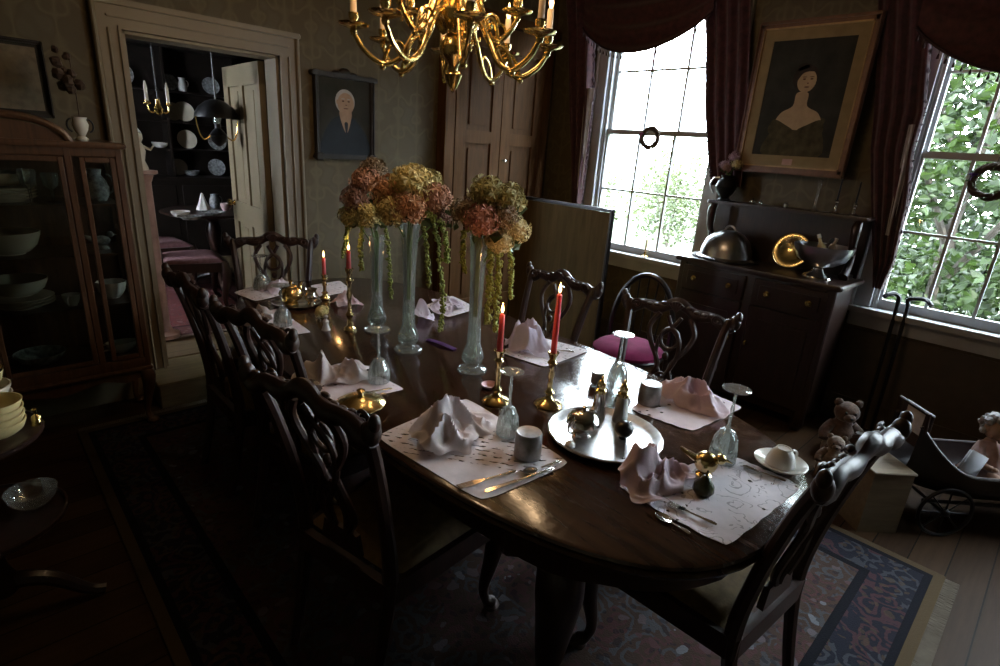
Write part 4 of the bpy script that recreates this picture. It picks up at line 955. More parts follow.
panel('side_curtain', 'burgundy curtain between the gilt portrait and the leafy window, tapering downwards', XC, [row(880, 934, -40), row(878, 931, 40), row(874, 925, 112), row(870, 914, 150), row(870, 909, 200), row(872, 894, 262), row(872, 882, 288)], 4, 6, lining=[(1.95, *(PX(p, 130, XC2).y for p in (906, 915))), (1.3, *(PX(p, 235, XC2).y for p in (884, 890)))], depth=.018, fringe_side=1)

# ------------------------------------------------------------------ wreaths and sill candle
def wreath(label, x, px, py, r, bow, seed, leaf):
    p = PX(px, py, x); t = thing('twig_wreath', label, 'wreath', p, -pi/2, 'small wreaths in the windows')
    mb = MB(); rg = random.Random(seed)
    for k in range(6):
        ph = rg.uniform(0, 6); am = rg.uniform(.1, .16); fq = rg.choice((3, 4, 5))
        mb.tube([(r*(1+am*sin(fq*a+ph))*cos(a), .012*cos(fq*a+ph), r*(1+am*sin(fq*a+ph))*sin(a)) for a in [q*2*pi/40 for q in range(40)]], r*.13, 6, closed=True)
    mb.build('twig_ring', 'vine', t)
    lf = leaf_cloud(70, [((r*cos(a), 0, r*sin(a)), (r*.22, .015, r*.22)) for a in [q*2*pi/12 for q in range(12)]], r*.35, seed); lf.build('leaves', 'leaf', t, 0)
    mb = MB()
    for s in (-1, 1): mb.tube([(-r*1.0+s*r*.0+r*.25*sin(a)*s, -.02, r*.35+r*.16*(1-cos(a))*.5+r*.12*cos(a)) for a in [q*2*pi/12 for q in range(12)]], r*.10, 6, closed=True, flat=.5)
    mb.ball((-r*1.0, -.025, r*.4), r*.12, 8, 6); mb.tube([(-r, -.02, r*.38), (-r*1.1, -.02, r*.0)], [r*.07, r*.1], 6, flat=.4); mb.build('bow', bow, t)
    MB().tube([(0, 0, r*.9), (0, 0, r*1.6)], .003, 5).build('hanging_thread', 'vine', t)
wreath('small twig wreath with a pink bow hanging in the left window', XR-.012, 650, 138, .075, 'pinkbow', 5, 1)
wreath('dark leafy wreath with a purple bow hanging at the right edge of the picture', XR-.012, 991, 182, .085, 'purplebow', 9, 1)
def cand_profile_simple(): return [(0, 0), (.028, 0), (.03, .006), (.012, .016), (.01, .03), (.014, .035), (.012, .045), (0, .045)]
p = PX(645, 258, XR-.02); t = thing('sill_candle', 'slim candle lamp standing on the sill of the wreathed window', 'candle lamp', (XR-.03, p.y, W1[2]+.001))
MB().lathe(cand_profile_simple(), seg=16).build('base', 'brass', t); MB().lathe([(0, .04), (.009, .04), (.009, .15), (0, .152)], seg=12).build('sleeve', 'ivorywax', t)
MB().lathe([(0, .15), (.006, .155), (.008, .17), (.003, .19), (0, .2)], seg=10).build('lamp_bulb', 'clear', t)

# ------------------------------------------------------------------ chandelier
CHX, CHY, CHZ = 1.475, 1.86, 1.845
t = thing('chandelier', 'many-armed brass chandelier with lit candles hanging over the table', 'chandelier', (CHX, CHY, CHZ))
mb = MB().lathe([(0, 0), (.012, .012), (.022, .03), (.036, .065), (.03, .075), (.016, .08), (.02, .10), (.046, .125), (.058, .155), (.05, .19), (.026, .21), (.03, .225), (.075, .25), (.085, .28), (.06, .31), (.028, .325), (.022, .37), (.04, .40), (.055, .43), (.04, .46), (.02, .48), (.018, .6), (.05, .65), (.05, .68), (.018, .72), (.012, .8), (0, .8)], seg=24)
mb.build('baluster', 'brass', t)
MB().tube([(0, 0, .79), (0, 0, ZC-CHZ)], .010, 8).lathe([(0, ZC-CHZ), (.06, ZC-CHZ), (.05, ZC-CHZ-.02), (.015, ZC-CHZ-.04), (0, ZC-CHZ-.04)], seg=20).build('suspension_rod', 'brass', t)
def arm(a, R_, zr, zd, zc, big):
    ca, sa = cos(a), sin(a); q = lambda r, z: (r*ca, r*sa, z)
    mb = MB()
    stube(mb, [q(.05, zr), q(R_*.26, zr+.05), q(R_*.42, zr-.03), q(R_*.55, zd+.02), q(R_*.72, zd-.005), q(R_*.9, zd+.035), q(R_, zc-.01)], [.012, .012, .011, .011, .011, .010, .009], 9, 6)
    sp = [q(R_*.42+.045*cos(b)*(1-b/8), zr+.015+.045*sin(b)*(1-b/8)) for b in [k*.6 for k in range(11)]]; mb.tube(sp, .006, 6)
    stube(mb, [q(R_*.72, zd-.01), q(R_*.66, zd+.05), q(R_*.56, zd+.075), q(R_*.5, zd+.05)], [.008, .007, .006, .005], 7, 5)
    mb.ball(q(R_*.72, zd-.015), .013, 8, 6)
    ao = mb.build('arm', 'brass', t)
    c = q(R_, zc)
    mb = MB().lathe([(0, -.02), (.010, -.018), (.014, -.008), (.012, 0), (.03, .006), (.052, .012), (.058, .02), (.05, .021), (.03, .014), (.014, .016), (.013, .03), (.018, .04), (.018, .055), (.012, .055), (0, .05)], c, 20, ripple=(8, .04)); mb.build('drip_pan', 'brass', ao)
    MB().lathe([(0, .05), (.012, .05), (.012, .15), (0, .152)], c, 14).build('candle_sleeve', 'ivorywax', ao)
    MB().lathe([(0, .15), (.006, .153), (.010, .17), (.007, .19), (0, .215)], c, 10).build('candle_bulb', 'bulb', ao)
    return c
for k in range(8):
    c = arm(radians(14+45*k), .375, .215, .085, .185, True)
    if k % 2 == 0: point('chandelier_light', (c[0], c[1], c[2]+.235), 3.2, (1, .66, .36), .05, t)
for k in range(5):
    c = arm(radians(30+72*k), .235, .33, .20, .285, False)
    if k % 2 == 0: point('chandelier_light', (c[0], c[1], c[2]+.235), 3.2, (1, .66, .36), .05, t)

# ------------------------------------------------------------------ sideboard
SX0, SX1, SY0, SY1, SZ = 3.735, XR-.077, .91, 1.98, 1.0
t = thing('sideboard', 'dark carved sideboard with a raised back shelf below the gilt portrait', 'sideboard', ((SX0+SX1)/2, (SY0+SY1)/2, .001))
sw, sdp = SY1-SY0, SX1-SX0
mb = MB().box((.01, 0, SZ/2+.03), (sdp-.04, sw-.05, SZ-.10), bev=.004)
for s in (-1, 1): mb.box((-sdp/2+.035, s*(sw/2-.04), SZ/2), (.05, .06, SZ-.06), bev=.008)
mb.build('carcass', 'mahog', t, 30)
MB().box((0, 0, SZ-.016), (sdp+.03, sw+.04, .032), bev=.008).build('top', 'mahog', t, 30)
for i, (c, wd) in enumerate(((-.26, .46), (.26, .46))):
    d = MB().box((-sdp/2+.022, c, SZ-.14), (.03, wd, .17), bev=.006).box((-sdp/2+.01, c, SZ-.14), (.02, wd-.08, .10), bev=.006).build('drawer', 'mahog', t, 30)
    for s in (-1, 1):
        MB().lathe([(0, 0), (.016, 0), (.02, .012), (.01, .02), (.012, .03), (0, .03)], seg=12, mat=Matrix.Translation((-sdp/2+.0, c+s*.13, SZ-.14)) @ Matrix.Rotation(-pi/2, 4, 'Y')).build('knob', 'brass', d)
    dd = MB().box((-sdp/2+.022, c, .45), (.03, wd, .62), bev=.006).box((-sdp/2+.008, c, .45), (.016, wd-.14, .46), bev=.01).build('door', 'mahog', t, 30)
    MB().ball((-sdp/2-.004, c-(.2 if c > 0 else -.2), .5), (.012, .01, .02), 8, 6).build('escutcheon', 'brass', dd)
for sx in (-1, 1):
    for sy in (-1, 1): MB().lathe([(0, 0), (.03, 0), (.042, .02), (.035, .05), (.045, .07), (0, .08)], (sx*(sdp/2-.05), sy*(sw/2-.06), 0), 14).build('foot', 'mahog', t)
mb = MB().box((sdp/2-.015, 0, SZ+.19), (.03, sw-.04, .38), bev=.004); mb.build('back_panel', 'mahog', t, 30)
MB().box((sdp/2-.09, 0, SZ+.385), (.18, sw-.02, .024), bev=.006).build('back_shelf', 'mahog', t, 30)
for s in (-1, 1):
    m = MB(); y = s*(sw/2-.06); x = sdp/2-.15
    stube(m, [(x, y, SZ+.375), (x-.03, y, SZ+.32), (x-.015, y, SZ+.22), (x+.03, y, SZ+.14), (x+.0, y, SZ+.06), (x-.045, y, SZ+.02)], [.02, .03, .024, .02, .024, .03], 10, 5); m.box((x+.03, y, SZ+.014), (.12, .05, .028), bev=.005); m.build('scroll_bracket', 'mahog', t)
# on the sideboard
def put(name, label, cat, mb, mat, x, y, z, rz=0, group=None):
    o = mb.build(name, mat, None, 50); o.location = (x, y, z); o.rotation_euler = (0, 0, rz); return tag(o, label, cat, group)
z = SZ+.0015
t = thing('dish_cover', 'big domed silver meat cover on the left of the sideboard', 'dish cover', (3.96, 1.74, z)); t.scale = (1.12, 1.22, 1.2)
MB().lathe([(0, .0), (.16, 0), (.168, .008), (.15, .016), (.145, .06), (.125, .11), (.085, .15), (.04, .168), (0, .172)], seg=36, sx=.9, sy=1.0).build('dome', 'pewter', t)
MB().tube([(0, .03*cos(a), .168+.028*sin(a)) for a in [k*pi/8 for k in range(9)]], .006, 8).build('handle', 'pewter', t)
MB().lathe([(0, 0), (.19, 0), (.20, .006), (.17, .004), (0, .003)], seg=36, sx=.9).build('rim_tray', 'pewter', t)
pl_ = PX(795, 240, 4.07)
mb = MB().lathe([(0, 0), (.07, 0), (.078, .008), (.115, .016), (.12, .02), (.115, .022), (.075, .014), (.068, .006), (0, .006)], seg=36, mat=Matrix.Translation((0, 0, .12)) @ Matrix.Rotation(radians(-72), 4, 'Y'))
put('brass_plate', 'round brass plate leaning upright at the back of the sideboard', 'plate', mb, 'gold', 4.06, pl_.y, z)
t = thing('punch_bowl', 'silver footed bowl on the right of the sideboard, holding wrapped bottles', 'bowl', (3.91, 1.10, z)); t.scale = (1.2, 1.35, 1.25)
MB().lathe([(0, .05), (.02, .055), (.06, .065), (.105, .095), (.125, .14), (.13, .165), (.126, .166), (.118, .14), (.098, .1), (0, .075)], seg=32).build('bowl', 'pewter', t)
MB().lathe([(0, 0), (.065, 0), (.062, .01), (.03, .03), (.022, .05), (.03, .06), (0, .062)], seg=24).build('foot', 'silver', t)
BX, BY, BZ_ = 3.91, 1.10, z+.096
for k, (dx, dy, ln, lab, mat) in enumerate(((-.02, -.03, .18, 'bottle with a white and gold wrapper tilted in the silver bowl, nearest the window', 'yellow'), (.02, .045, .17, 'dark bottle tilted in the silver bowl, nearest the brass plate', 'mahog2'), (.04, -.02, .15, 'small bottle with a pale cap standing at the back of the silver bowl', 'white'))):
    tt = thing('bottle', lab, 'bottle', (BX+dx, BY+dy, BZ_+.012), 0, 'bottles in the silver bowl'); tt.rotation_euler = (radians((-25, 30, 8)[k]), radians((5, -8, 12)[k]), 0)
    MB().lathe([(0, 0), (.024, 0), (.026, .008), (.026, ln*.55), (.01, ln*.72), (.009, ln*.9), (0, ln*.9)], seg=16).build('body', mat, tt)
    MB().lathe([(0, ln*.86), (.012, ln*.86), (.012, ln), (0, ln)], seg=12).build('cap', ('white', 'iron', 'white')[k], tt)
sz = SZ+.3985
for k, (px, h, mat, cmat) in enumerate(((817, .20, 'clear', None), (838, .085, 'silver', 'iron'), (857, .075, 'silver', 'iron'))):
    p = PX(px, 210, 4.15); tt = thing('candlestick', ['clear glass candlestick on the sideboard back shelf, left of two candle holders', 'short silver candlestick with a thin dark candle in the middle of the back shelf trio', 'short silver candlestick with a thin dark candle at the window end of the back shelf'][k], 'candlestick', (4.085, p.y, sz), 0, 'candlesticks on the sideboard shelf')
    MB().lathe([(0, 0), (.03, 0), (.031, .006), (.014, .018), (.008, .03), (.008, h*.7), (.013, h*.8), (.01, h*.9), (.016, h), (0, h-.006)], seg=18).build('stick', mat, tt)
    if cmat: MB().lathe([(0, h-.008), (.006, h-.008), (.005, h+.13), (0, h+.133)], seg=10).build('candle', cmat, tt)
for k, (px, r, mat, lab) in enumerate(((752, .02, 'silver', 'tiny silver pot on the sideboard back shelf next to the flower vase'), (760, .016, 'clear', 'tiny glass pot on the sideboard back shelf, second from the flower vase'), (786, .018, 'tin', 'tiny dull pot near the middle of the sideboard back shelf'))):
    put('trinket_pot', lab, 'pot', MB().lathe([(0, 0), (r*.8, 0), (r, r*.6), (r*.8, r*1.3), (r*.9, r*1.4), (r*.3, r*1.8), (0, r*2.1)], seg=14), mat, 4.085, PX(px, 205, 4.085).y, sz, 0, 'little pots on the back shelf')
p = PX(720, 190, 4.11)
t = thing('flower_vase', 'dark round vase with a pale handle at the left end of the sideboard back shelf', 'vase', (4.085, SY1-.09, sz))
MB().lathe([(0, 0), (.04, 0), (.045, .008), (.03, .02), (.06, .06), (.075, .10), (.06, .14), (.04, .16), (.05, .18), (.044, .18), (.034, .16), (0, .15)], seg=22).build('body', 'iron', t)
MB().tube(smooth_path([(-.03, .045, .16), (-.04, .085, .15), (-.045, .1, .10), (-.04, .07, .05)], 5), .007, 7).build('handle', 'pewter', t)
FV = (4.085, SY1-.09, sz)
# flowers in the sideboard vase
def petal_head(mb, c, r, n, seed, sq=.85, ps=.66):
    # a hydrangea-like head: small four-petalled florets over a ball
    rg = random.Random(seed); mb.ball(c, (r*.8, r*.8, r*.8*sq), 10, 7)
    for k in range(n):
        z_ = 1-2*(k+.5)/n; a = k*2.399963; q = sqrt(1-z_*z_); d = Vector((q*cos(a), q*sin(a), z_*sq))
        nrm = d.normalized(); u = nrm.orthogonal().normalized(); v = nrm.cross(u); ro = rg.uniform(0, 6); s = r*ps*rg.uniform(.6, 1.15)
        p = Vector(c)+d*r*rg.uniform(.74, 1.16); vs = [p]; fs = []
        for j in range(4):
            for off, ln, up in ((-.5, .7, .18), (0, 1.0, .05), (.5, .7, .18)):
                b = ro+j*pi/2+off*1.1; vs.append(p+(u*cos(b)+v*sin(b))*s*ln*.6+nrm*s*up)
            i = 1+j*3; fs += [(0, i, i+1), (0, i+1, i+2)]
        mb.add(vs, fs)
    return mb
def flower(label, base, head, r, mat, seed, group, n=70, bend=(0, 0), leaves=0):
    b = Vector(base); h = Vector(head)-b
    t = thing('cut_flower', label, 'flower', b, 0, group)
    stube(MB(), [(0, 0, 0), (h.x*.3+bend[0], h.y*.3+bend[1], h.z*.55), (h.x, h.y, h.z)], [.004, .0035, .003], 7, 6).build('stem', 'stem', t)
    petal_head(MB(), h, r, n, seed).build('bloom', mat, t, 0)
    if leaves:
        lf = leaf_cloud(leaves, [((h.x, h.y, h.z-r*.7), (r*.9, r*.9, r*.4))], r*.9, seed+9, .2); lf.build('leaf_spray', 'leaf', t, 0)
    return t
g = 'flowers in the sideboard vase'
for k, (dx, dy, dz, r, mat, lab) in enumerate(((-.02, .03, .25, .035, 'fl_mauve', 'mauve bloom at the window side of the dark sideboard vase'), (.0, -.02, .31, .038, 'fl_mauve', 'topmost mauve bloom in the dark sideboard vase'), (-.03, -.06, .26, .034, 'fl_palecream', 'pale bloom at the portrait side of the dark sideboard vase'), (-.05, .0, .23, .033, 'fl_rose', 'rosy bloom low at the front of the dark sideboard vase'))):
    flower(lab, (FV[0]+dx*.2, FV[1]+dy*.2, FV[2]+.155), (FV[0]+dx, FV[1]+dy, FV[2]+dz), r, mat, 60+k, g, 40, leaves=8)

# ------------------------------------------------------------------ things on the dining table
LT = TZ+.0006      # resting height on bare wood
def T(px, py): p = PZ(px, py, TZ); return p.x, p.y
def cloth_from_px(name, label, px4, mat, scal=0, seed=0, group='lace and linen place mats', fringe=.004):
    pts = [Vector((*T(*p), 0)) for p in px4]; c = sum(pts, Vector())/4
    loc = [p-c for p in pts]; rg = random.Random(seed)
    def fn(u, v):
        p = loc[0].lerp(loc[1], u).lerp(loc[3].lerp(loc[2], u), v)
        e = max(abs(2*u-1), abs(2*v-1)); cr = (abs(2*u-1)**6)*(abs(2*v-1)**6); k = 1-.05*cr
        if scal and e > .93: k *= 1+.022*abs(sin(scal*atan2(2*v-1, 2*u-1)))
        h = .0016+.0022*(mnoise.noise(Vector((u*3+seed, v*3, seed)))+.6)*(1-.6*e)
        return (p.x*k, p.y*k, max(.0012, h))
    o = MB().grid(fn, 41, 33, .0009).build(name, mat, None, 60); o.location = (c.x, c.y, LT); return tag(o, label, 'place mat', group)
MATZ = LT+.0052
cloth_from_px('place_mat', 'large cutwork place mat at the near left of the table, patterned in rows', [(374, 437), (466, 398), (572, 464), (482, 503)], 'lace', 0, 1)
cloth_from_px('place_mat', 'embroidered scalloped place mat at the rounded near end of the table', [(616, 487), (728, 455), (802, 487), (726, 548)], 'lace2', 9, 2)
cloth_from_px('place_mat', 'pinkish openwork mat on the window side, right of the silver tray', [(630, 410), (676, 379), (743, 408), (692, 432)], 'laceP', 9, 3)
cloth_from_px('place_mat', 'ivory place mat under the crumpled napkin beside the gold dish', [(309, 386), (358, 367), (406, 390), (338, 404)], 'laceP', 0, 4)
cloth_from_px('place_mat', 'pale place mat on the window side behind the tallest red candle', [(497, 352), (542, 338), (590, 351), (545, 368)], 'lace2', 0, 5)
cloth_from_px('place_mat', 'white place mat at the far left corner of the table', [(233, 293), (268, 283), (300, 291), (256, 302)], 'lace2', 0, 6)
cloth_from_px('place_mat', 'pale mat on the doorway side between the far corner mat and the ivory one', [(244, 320), (276, 309), (312, 333), (268, 338)], 'laceP', 0, 7)
cloth_from_px('place_mat', 'white mat on the window side behind the glass vases', [(424, 306), (452, 296), (478, 309), (448, 318)], 'lace2', 0, 8)
cloth_from_px('place_mat', 'lilac place mat on the far window side near the hidden gap between vases', [(310, 286), (340, 281), (352, 291), (320, 298)], 'lace2', 0, 9)

def napkin(label, px, py, rx, ry, h, mat, seed, rz=0, peaks=((0, 0, 1.0),), z=None, spread=.5):
    rx *= 1.12; ry *= 1.2
    # crumpled cloth: rounded humps broken by sharp creases, thinning to a wandering, slightly lifted hem
    x, y = T(px, py); rg = random.Random(seed); ph = [rg.uniform(0, 6.28) for _ in range(6)]
    def ridge(q, f, o): return 1-abs(mnoise.noise(Vector((q.x*f+o, q.y*f-o*.7, o*1.3))))*2.2
    def fn(u, v):
        a = 2*pi*u; r = v
        rim = 1+.20*sin(2*a+ph[0])+.15*sin(3*a+ph[1])+.09*sin(5*a+ph[2])+.04*sin(11*a+ph[3])
        q = Vector((cos(a)*r*rim*rx, sin(a)*r*rim*ry, 0)); z_ = 0
        q = q+Vector((mnoise.noise(q*16+Vector((seed, 0, 0))), mnoise.noise(q*16+Vector((0, seed, 3))), 0))*.018*r
        for dx, dy, k in peaks:
            d2 = ((q.x-dx*rx)/(rx*.52))**2+((q.y-dy*ry)/(ry*.52))**2; z_ = max(z_, k*h*.82*math.exp(-d2**1.35*.75))
        cr = max(0, ridge(q, 13, seed)); cr2 = max(0, ridge(q, 27, seed+5))
        env = (1-r**4)
        zz = z_*(.45+.6*cr)+(.012+.20*h)*cr*cr*env*.8+.014*cr2*env+.016*max(0, sin(4*a+ph[4]))*r**6
        return (q.x, q.y, max(.0012, zz))
    o = MB().grid(fn, 96, 30, .0010, closed_u=True).build('napkin', mat, None, 50)
    o.location = (x, y, (MATZ if z is None else z)); o.rotation_euler = (0, 0, rz); return tag(o, label, 'napkin', 'crumpled cloth napkins')
napkin('gauzy ivory napkin drawn up to a peak on the row-patterned mat', 452, 436, .125, .10, .125, 'linen', 11, .6, ((-.1, .1, 1.0), (.35, .45, .6), (-.55, .2, .5)))
napkin('pale pink napkin with an upright corner beside the round ornament at the near end', 654, 482, .105, .08, .10, 'pinklinen', 12, .3, ((-.05, .45, 1.05), (.2, -.2, .35)))
napkin('pink napkin opened like a flower on the window side, right of the silver tray', 690, 401, .115, .105, .085, 'pinklinen', 13, 1.2, ((0, 0, 1.0), (.4, .2, .6), (-.4, -.1, .6)))
napkin('ivory napkin crumpled in two long humps beside the gold dish', 338, 378, .11, .085, .085, 'linen', 14, -.5, ((-.5, 0, 1.1), (.35, .1, .6)))
napkin('billowing pale lavender napkin behind the two near red candles', 527, 348, .10, .10, .125, 'lavlinen', 15, .2, ((-.15, .1, 1.0), (.3, 0, .9)))
napkin('small white napkin lying on the far left corner mat', 277, 290, .09, .07, .045, 'lavlinen', 16, .8, ((0, 0, 1.0), (.5, .1, .8)))
napkin('small napkin on the doorway-side mat, behind an upturned goblet', 261, 318, .06, .05, .045, 'linen', 17, .1, ((0, 0, 1.0), (.4, .3, .5)))
napkin('white napkin on the window-side mat behind the glass vases', 446, 308, .10, .09, .05, 'lavlinen', 18, .4, ((0, 0, 1.0), (-.4, .3, .6)))
napkin('small pink napkin beside the silver teapot near the far candle', 346, 304, .075, .06, .06, 'pinklinen', 19, .4, ((0, 0, 1.0), (-.4, .3, .6)), z=LT)
napkin('white napkin drawn up behind the tall middle vase, on the window side', 420, 318, .06, .06, .085, 'lavlinen', 20, 1.4, ((0, 0, 1.0), (-.4, .3, .6)), z=LT)

def px_h(px, py, py_top):
    # height of a vertical thing whose foot is seen at (px, py) on the table and whose top is at row py_top
    x, y = T(px, py); lo, hi = TZ, 3.2
    for _ in range(40):
        m = (lo+hi)/2; c = ROT.transposed() @ Vector((x, y, m-CAM_H)); yy = 333-FPX*c.y/-c.z
        if yy > py_top: lo = m
        else: hi = m
    return lo-TZ
def upturned_goblet(label, px, py, h, r=.037, z=MATZ, fluted=True):
    x, y = T(px, py); hb = h*.46
    t = thing('goblet', label, 'glass', (x, y, z), 0, 'upturned crystal goblets')
    MB().lathe([(r*.93, .0), (r, .0), (r*1.0, hb*.25), (r*.86, hb*.65), (r*.5, hb*.92), (.005, hb), (0, hb), (0, hb-.006), (.006, hb-.007), (r*.42, hb*.86), (r*.78, hb*.62), (r*.92, hb*.25), (r*.93, 0)], seg=36, ripple=(18, .018) if fluted else None).build('bowl', 'clear', t, 30)
    MB().lathe([(0, hb), (.008, hb), (.0045, hb+h*.06), (.004, hb+h*.2), (.0065, hb+h*.26), (.004, hb+h*.32), (.0045, h-.012), (.008, h-.008), (0, h-.008)], seg=16).build('stem', 'clear', t)
    MB().lathe([(0, h-.009), (.010, h-.009), (r*.98, h-.003), (r*1.02, h-.0015), (r*1.02, h), (0, h-.0005)], seg=36).build('foot', 'clear', t)
    return t
upturned_goblet('upturned crystal goblet on the row-patterned mat, beside a tin cup', 507, 435, .222)
upturned_goblet('upturned crystal goblet at the near end between the ornament and the upturned teacup', 721, 461, .245, .042)
upturned_goblet('upturned goblet behind the silver tray, in front of a carved chair back', 616, 387, .222, .042)
upturned_goblet('upturned goblet on the ivory mat between the napkin and the gold dish', 379, 382, .21, .042)
upturned_goblet('upturned goblet at the far left corner of the table', 262, 290, .20, .045)
upturned_goblet('upturned goblet on the doorway side, second from the far end', 283, 326, .20, .043)

def candlestick(label, px, py, py_socket, py_wick, r=.052, lit=.6):
    x, y = T(px, py); h = px_h(px, py, py_socket); H = px_h(px, py, py_wick)
    t = thing('candlestick', label, 'candlestick', (x, y, LT), 0, 'brass candlesticks with red candles')
    k = h/.23
    MB().lathe([(0, 0), (r, 0), (r*1.02, .004), (r*.9, .012), (r*.5, .022), (.015, .034*k), (.011, .045*k), (.020, .058*k), (.010, .072*k), (.009, .11*k), (.014, .135*k), (.009, .150*k), (.010, .17*k), (.019, .185*k), (.011, .198*k), (.016, .215*k), (.021, h-.004), (.021, h), (.0125, h), (0, h-.01)], seg=28, ripple=(8, .02)).build('stick', 'gold', t)
    c = MB().lathe([(0, h-.012), (.0115, h-.012), (.0105, (h+H)/2), (.0095, H-.004), (.006, H), (0, H-.002)], seg=16).build('candle', 'redwax', t)
    MB().tube([(0, 0, H-.003), (.001, 0, H+.008)], .0012, 5).build('wick', 'wick', c)
    MB().lathe([(0, H+.003), (.0035, H+.006), (.0058, H+.014), (.0045, H+.024), (.002, H+.034), (0, H+.042)], seg=12).build('flame', 'flame', c)
    point('candle_light', (0, 0, H+.05), lit, (1, .5, .18), .012, t)
    return t
candlestick('tallest lit red candle in a brass candlestick behind the silver tray', 548, 405, 352, 294)
candlestick('short lit red candle in a brass candlestick beside the near glass vase', 496, 402, 350, 314)
candlestick('lit red candle on the far part of the table beside the silver teapot', 325, 299, 274, 258, .03, .4)
candlestick('lit red candle in a tall brass candlestick left of the rear glass vase', 350, 330, 268, 251, .03, .4)

def trumpet_vase(label, px, py, top, wmouth):
    x, y = T(px, py); h = px_h(px, py, top); t = thing('glass_vase', label, 'vase', (x, y, LT), 0, 'tall glass flower vases')
    MB().lathe([(0, 0), (.058, 0), (.062, .005), (.058, .010), (.03, .016), (.026, .024), (.040, .04), (.046, .06), (.040, .085), (.028, .12), (.024, h*.4), (.027, h*.7), (wmouth*.86, h*.93), (wmouth, h), (wmouth-.003, h), (wmouth*.84-.003, h*.93), (.0235, h*.7), (.0205, h*.4), (.024, .12), (.036, .085), (.041, .06), (.034, .045), (0, .036)], seg=40, ripple=(10, .03)).build('vase_body', 'green_glass', t, 40)
    MB().lathe([(0, .040), (.030, .046), (.0385, .06), (.0335, .085), (.0222, .12), (.0185, h*.38), (0, h*.38)], seg=24).build('water', 'clear', t)
    return x, y, LT, h
vB = trumpet_vase('tall glass vase in the middle of the table holding the biggest peach and cream bouquet', 408, 350, 224, .042)
vC = trumpet_vase('tall glass vase nearest the camera, holding the olive and pink bouquet', 472, 370, 236, .038)
vA = trumpet_vase('tall glass vase behind the middle one, holding the salmon bouquet', 377, 330, 236, .040)

def along(v, px, py, back=0.0):
    # a point beside vase v at the vase's own distance, as seen at (px, py); back pushes it away
    d = Vector((v[0], v[1], 0)); dist = d.length; n = d/dist; r = ray(px, py); k = (dist+back)/(r.x*n.x+r.y*n.y)
    return Vector((r.x*k, r.y*k, CAM_H+r.z*k))
def bouquet(v, blooms, group, seed):
    for k, (px, py, rp, mat, back, lab) in enumerate(blooms):
        hd = along(v, px, py, back); b = Vector((v[0]+.006*cos(k*2.4), v[1]+.006*sin(k*2.4), v[2]+v[3]*.42))
        dep = -(ROT.transposed() @ (hd-Vector((0, 0, CAM_H)))).z
        flower(lab, b, hd, rp*dep/FPX, mat, seed+k, group, 64, ((hd.x-b.x)*-.22, (hd.y-b.y)*-.22), 5)
bouquet(vB, [(411, 184, 20, 'fl_cream', 0, 'cream yellow bloom at the crown of the middle bouquet'), (388, 192, 17, 'fl_peach', .03, 'peach bloom left of the cream crown in the middle bouquet'), (408, 207, 17, 'fl_peach', -.06, 'peach bloom at the front of the middle bouquet'), (434, 198, 16, 'fl_salmon', .0, 'salmon bloom at the right side of the middle bouquet'), (428, 183, 14, 'fl_olive', .05, 'olive bloom right of the cream crown in the middle bouquet'), (390, 211, 15, 'fl_cream', -.05, 'pale cream bloom low at the front left of the middle bouquet'), (441, 214, 11, 'fl_rose', .04, 'dark rose bloom low at the right of the middle bouquet')], 'blooms of the middle bouquet', 100)
bouquet(vA, [(365, 182, 14, 'fl_salmon', 0, 'salmon bloom at the top of the rear bouquet'), (374, 169, 12, 'fl_brownish', .04, 'dark brownish bloom highest in the rear bouquet'), (358, 200, 15, 'fl_rose', .0, 'dark rose bloom at the left of the rear bouquet'), (352, 216, 12, 'fl_olive', -.02, 'olive bloom at the lower left of the rear bouquet'), (369, 214, 13, 'fl_cream', -.04, 'cream bloom low at the front of the rear bouquet')], 'blooms of the rear bouquet', 130)
bouquet(vC, [(487, 193, 17, 'fl_olive', .02, 'olive bloom at the crown of the near bouquet'), (507, 200, 17, 'fl_olive', .03, 'olive bloom right of the crown of the near bouquet'), (483, 220, 16, 'fl_pinkred', -.05, 'pinkish red bloom at the front of the near bouquet'), (501, 216, 15, 'fl_brownish', -.02, 'brownish bloom in the centre of the near bouquet'), (514, 229, 15, 'fl_palecream', 0, 'pale cream bloom at the lower right of the near bouquet'), (466, 212, 14, 'fl_brownish', .03, 'brownish bloom at the left of the near bouquet'), (500, 241, 13, 'fl_palecream', -.03, 'pale cream bloom lowest in the near bouquet')], 'blooms of the near bouquet', 160)
def trailing(label, v, pxs, seed, thick=.009, mat='amaranth'):
    # drooping amaranth strand: starts in the vase mouth, bows over the rim and hangs
    t0 = Vector((v[0], v[1], v[2]+v[3]*.55)); pts = [t0, Vector((v[0], v[1], v[2]+v[3]+.03))]+[along(v, px, py) for px, py in pxs]
    t = thing('trailing_amaranth', label, 'flower', t0, 0, 'green strands hanging from the bouquets')
    path = smooth_path([p-t0 for p in pts], 10); MB().tube(path, .0025, 6).build('stem', 'stem', t)
    mb = MB(); rg = random.Random(seed)
    for i, p in enumerate(path[14:]):
        for _ in range(5): mb.ball((p.x+rg.uniform(-1, 1)*thick, p.y+rg.uniform(-1, 1)*thick, p.z+rg.uniform(-1, 1)*.012), rg.uniform(.5, .9)*thick, 6, 4)
    mb.build('tassel', mat, t, 60)
trailing('green hanging strand right of the middle vase, almost touching the table', vB, [(430, 212), (437, 240), (441, 275), (443, 305), (440, 330)], 1, .009)
trailing('shorter green hanging strand close against the middle vase', vB, [(421, 218), (426, 240), (428, 265), (429, 285)], 2, .008)
trailing('green hanging strand at the left of the rear vase', vA, [(352, 222), (346, 240), (343, 255)], 3, .008)
trailing('long green strand hanging right of the near vase', vC, [(497, 250), (499, 272), (497, 300), (496, 330)], 4, .010)
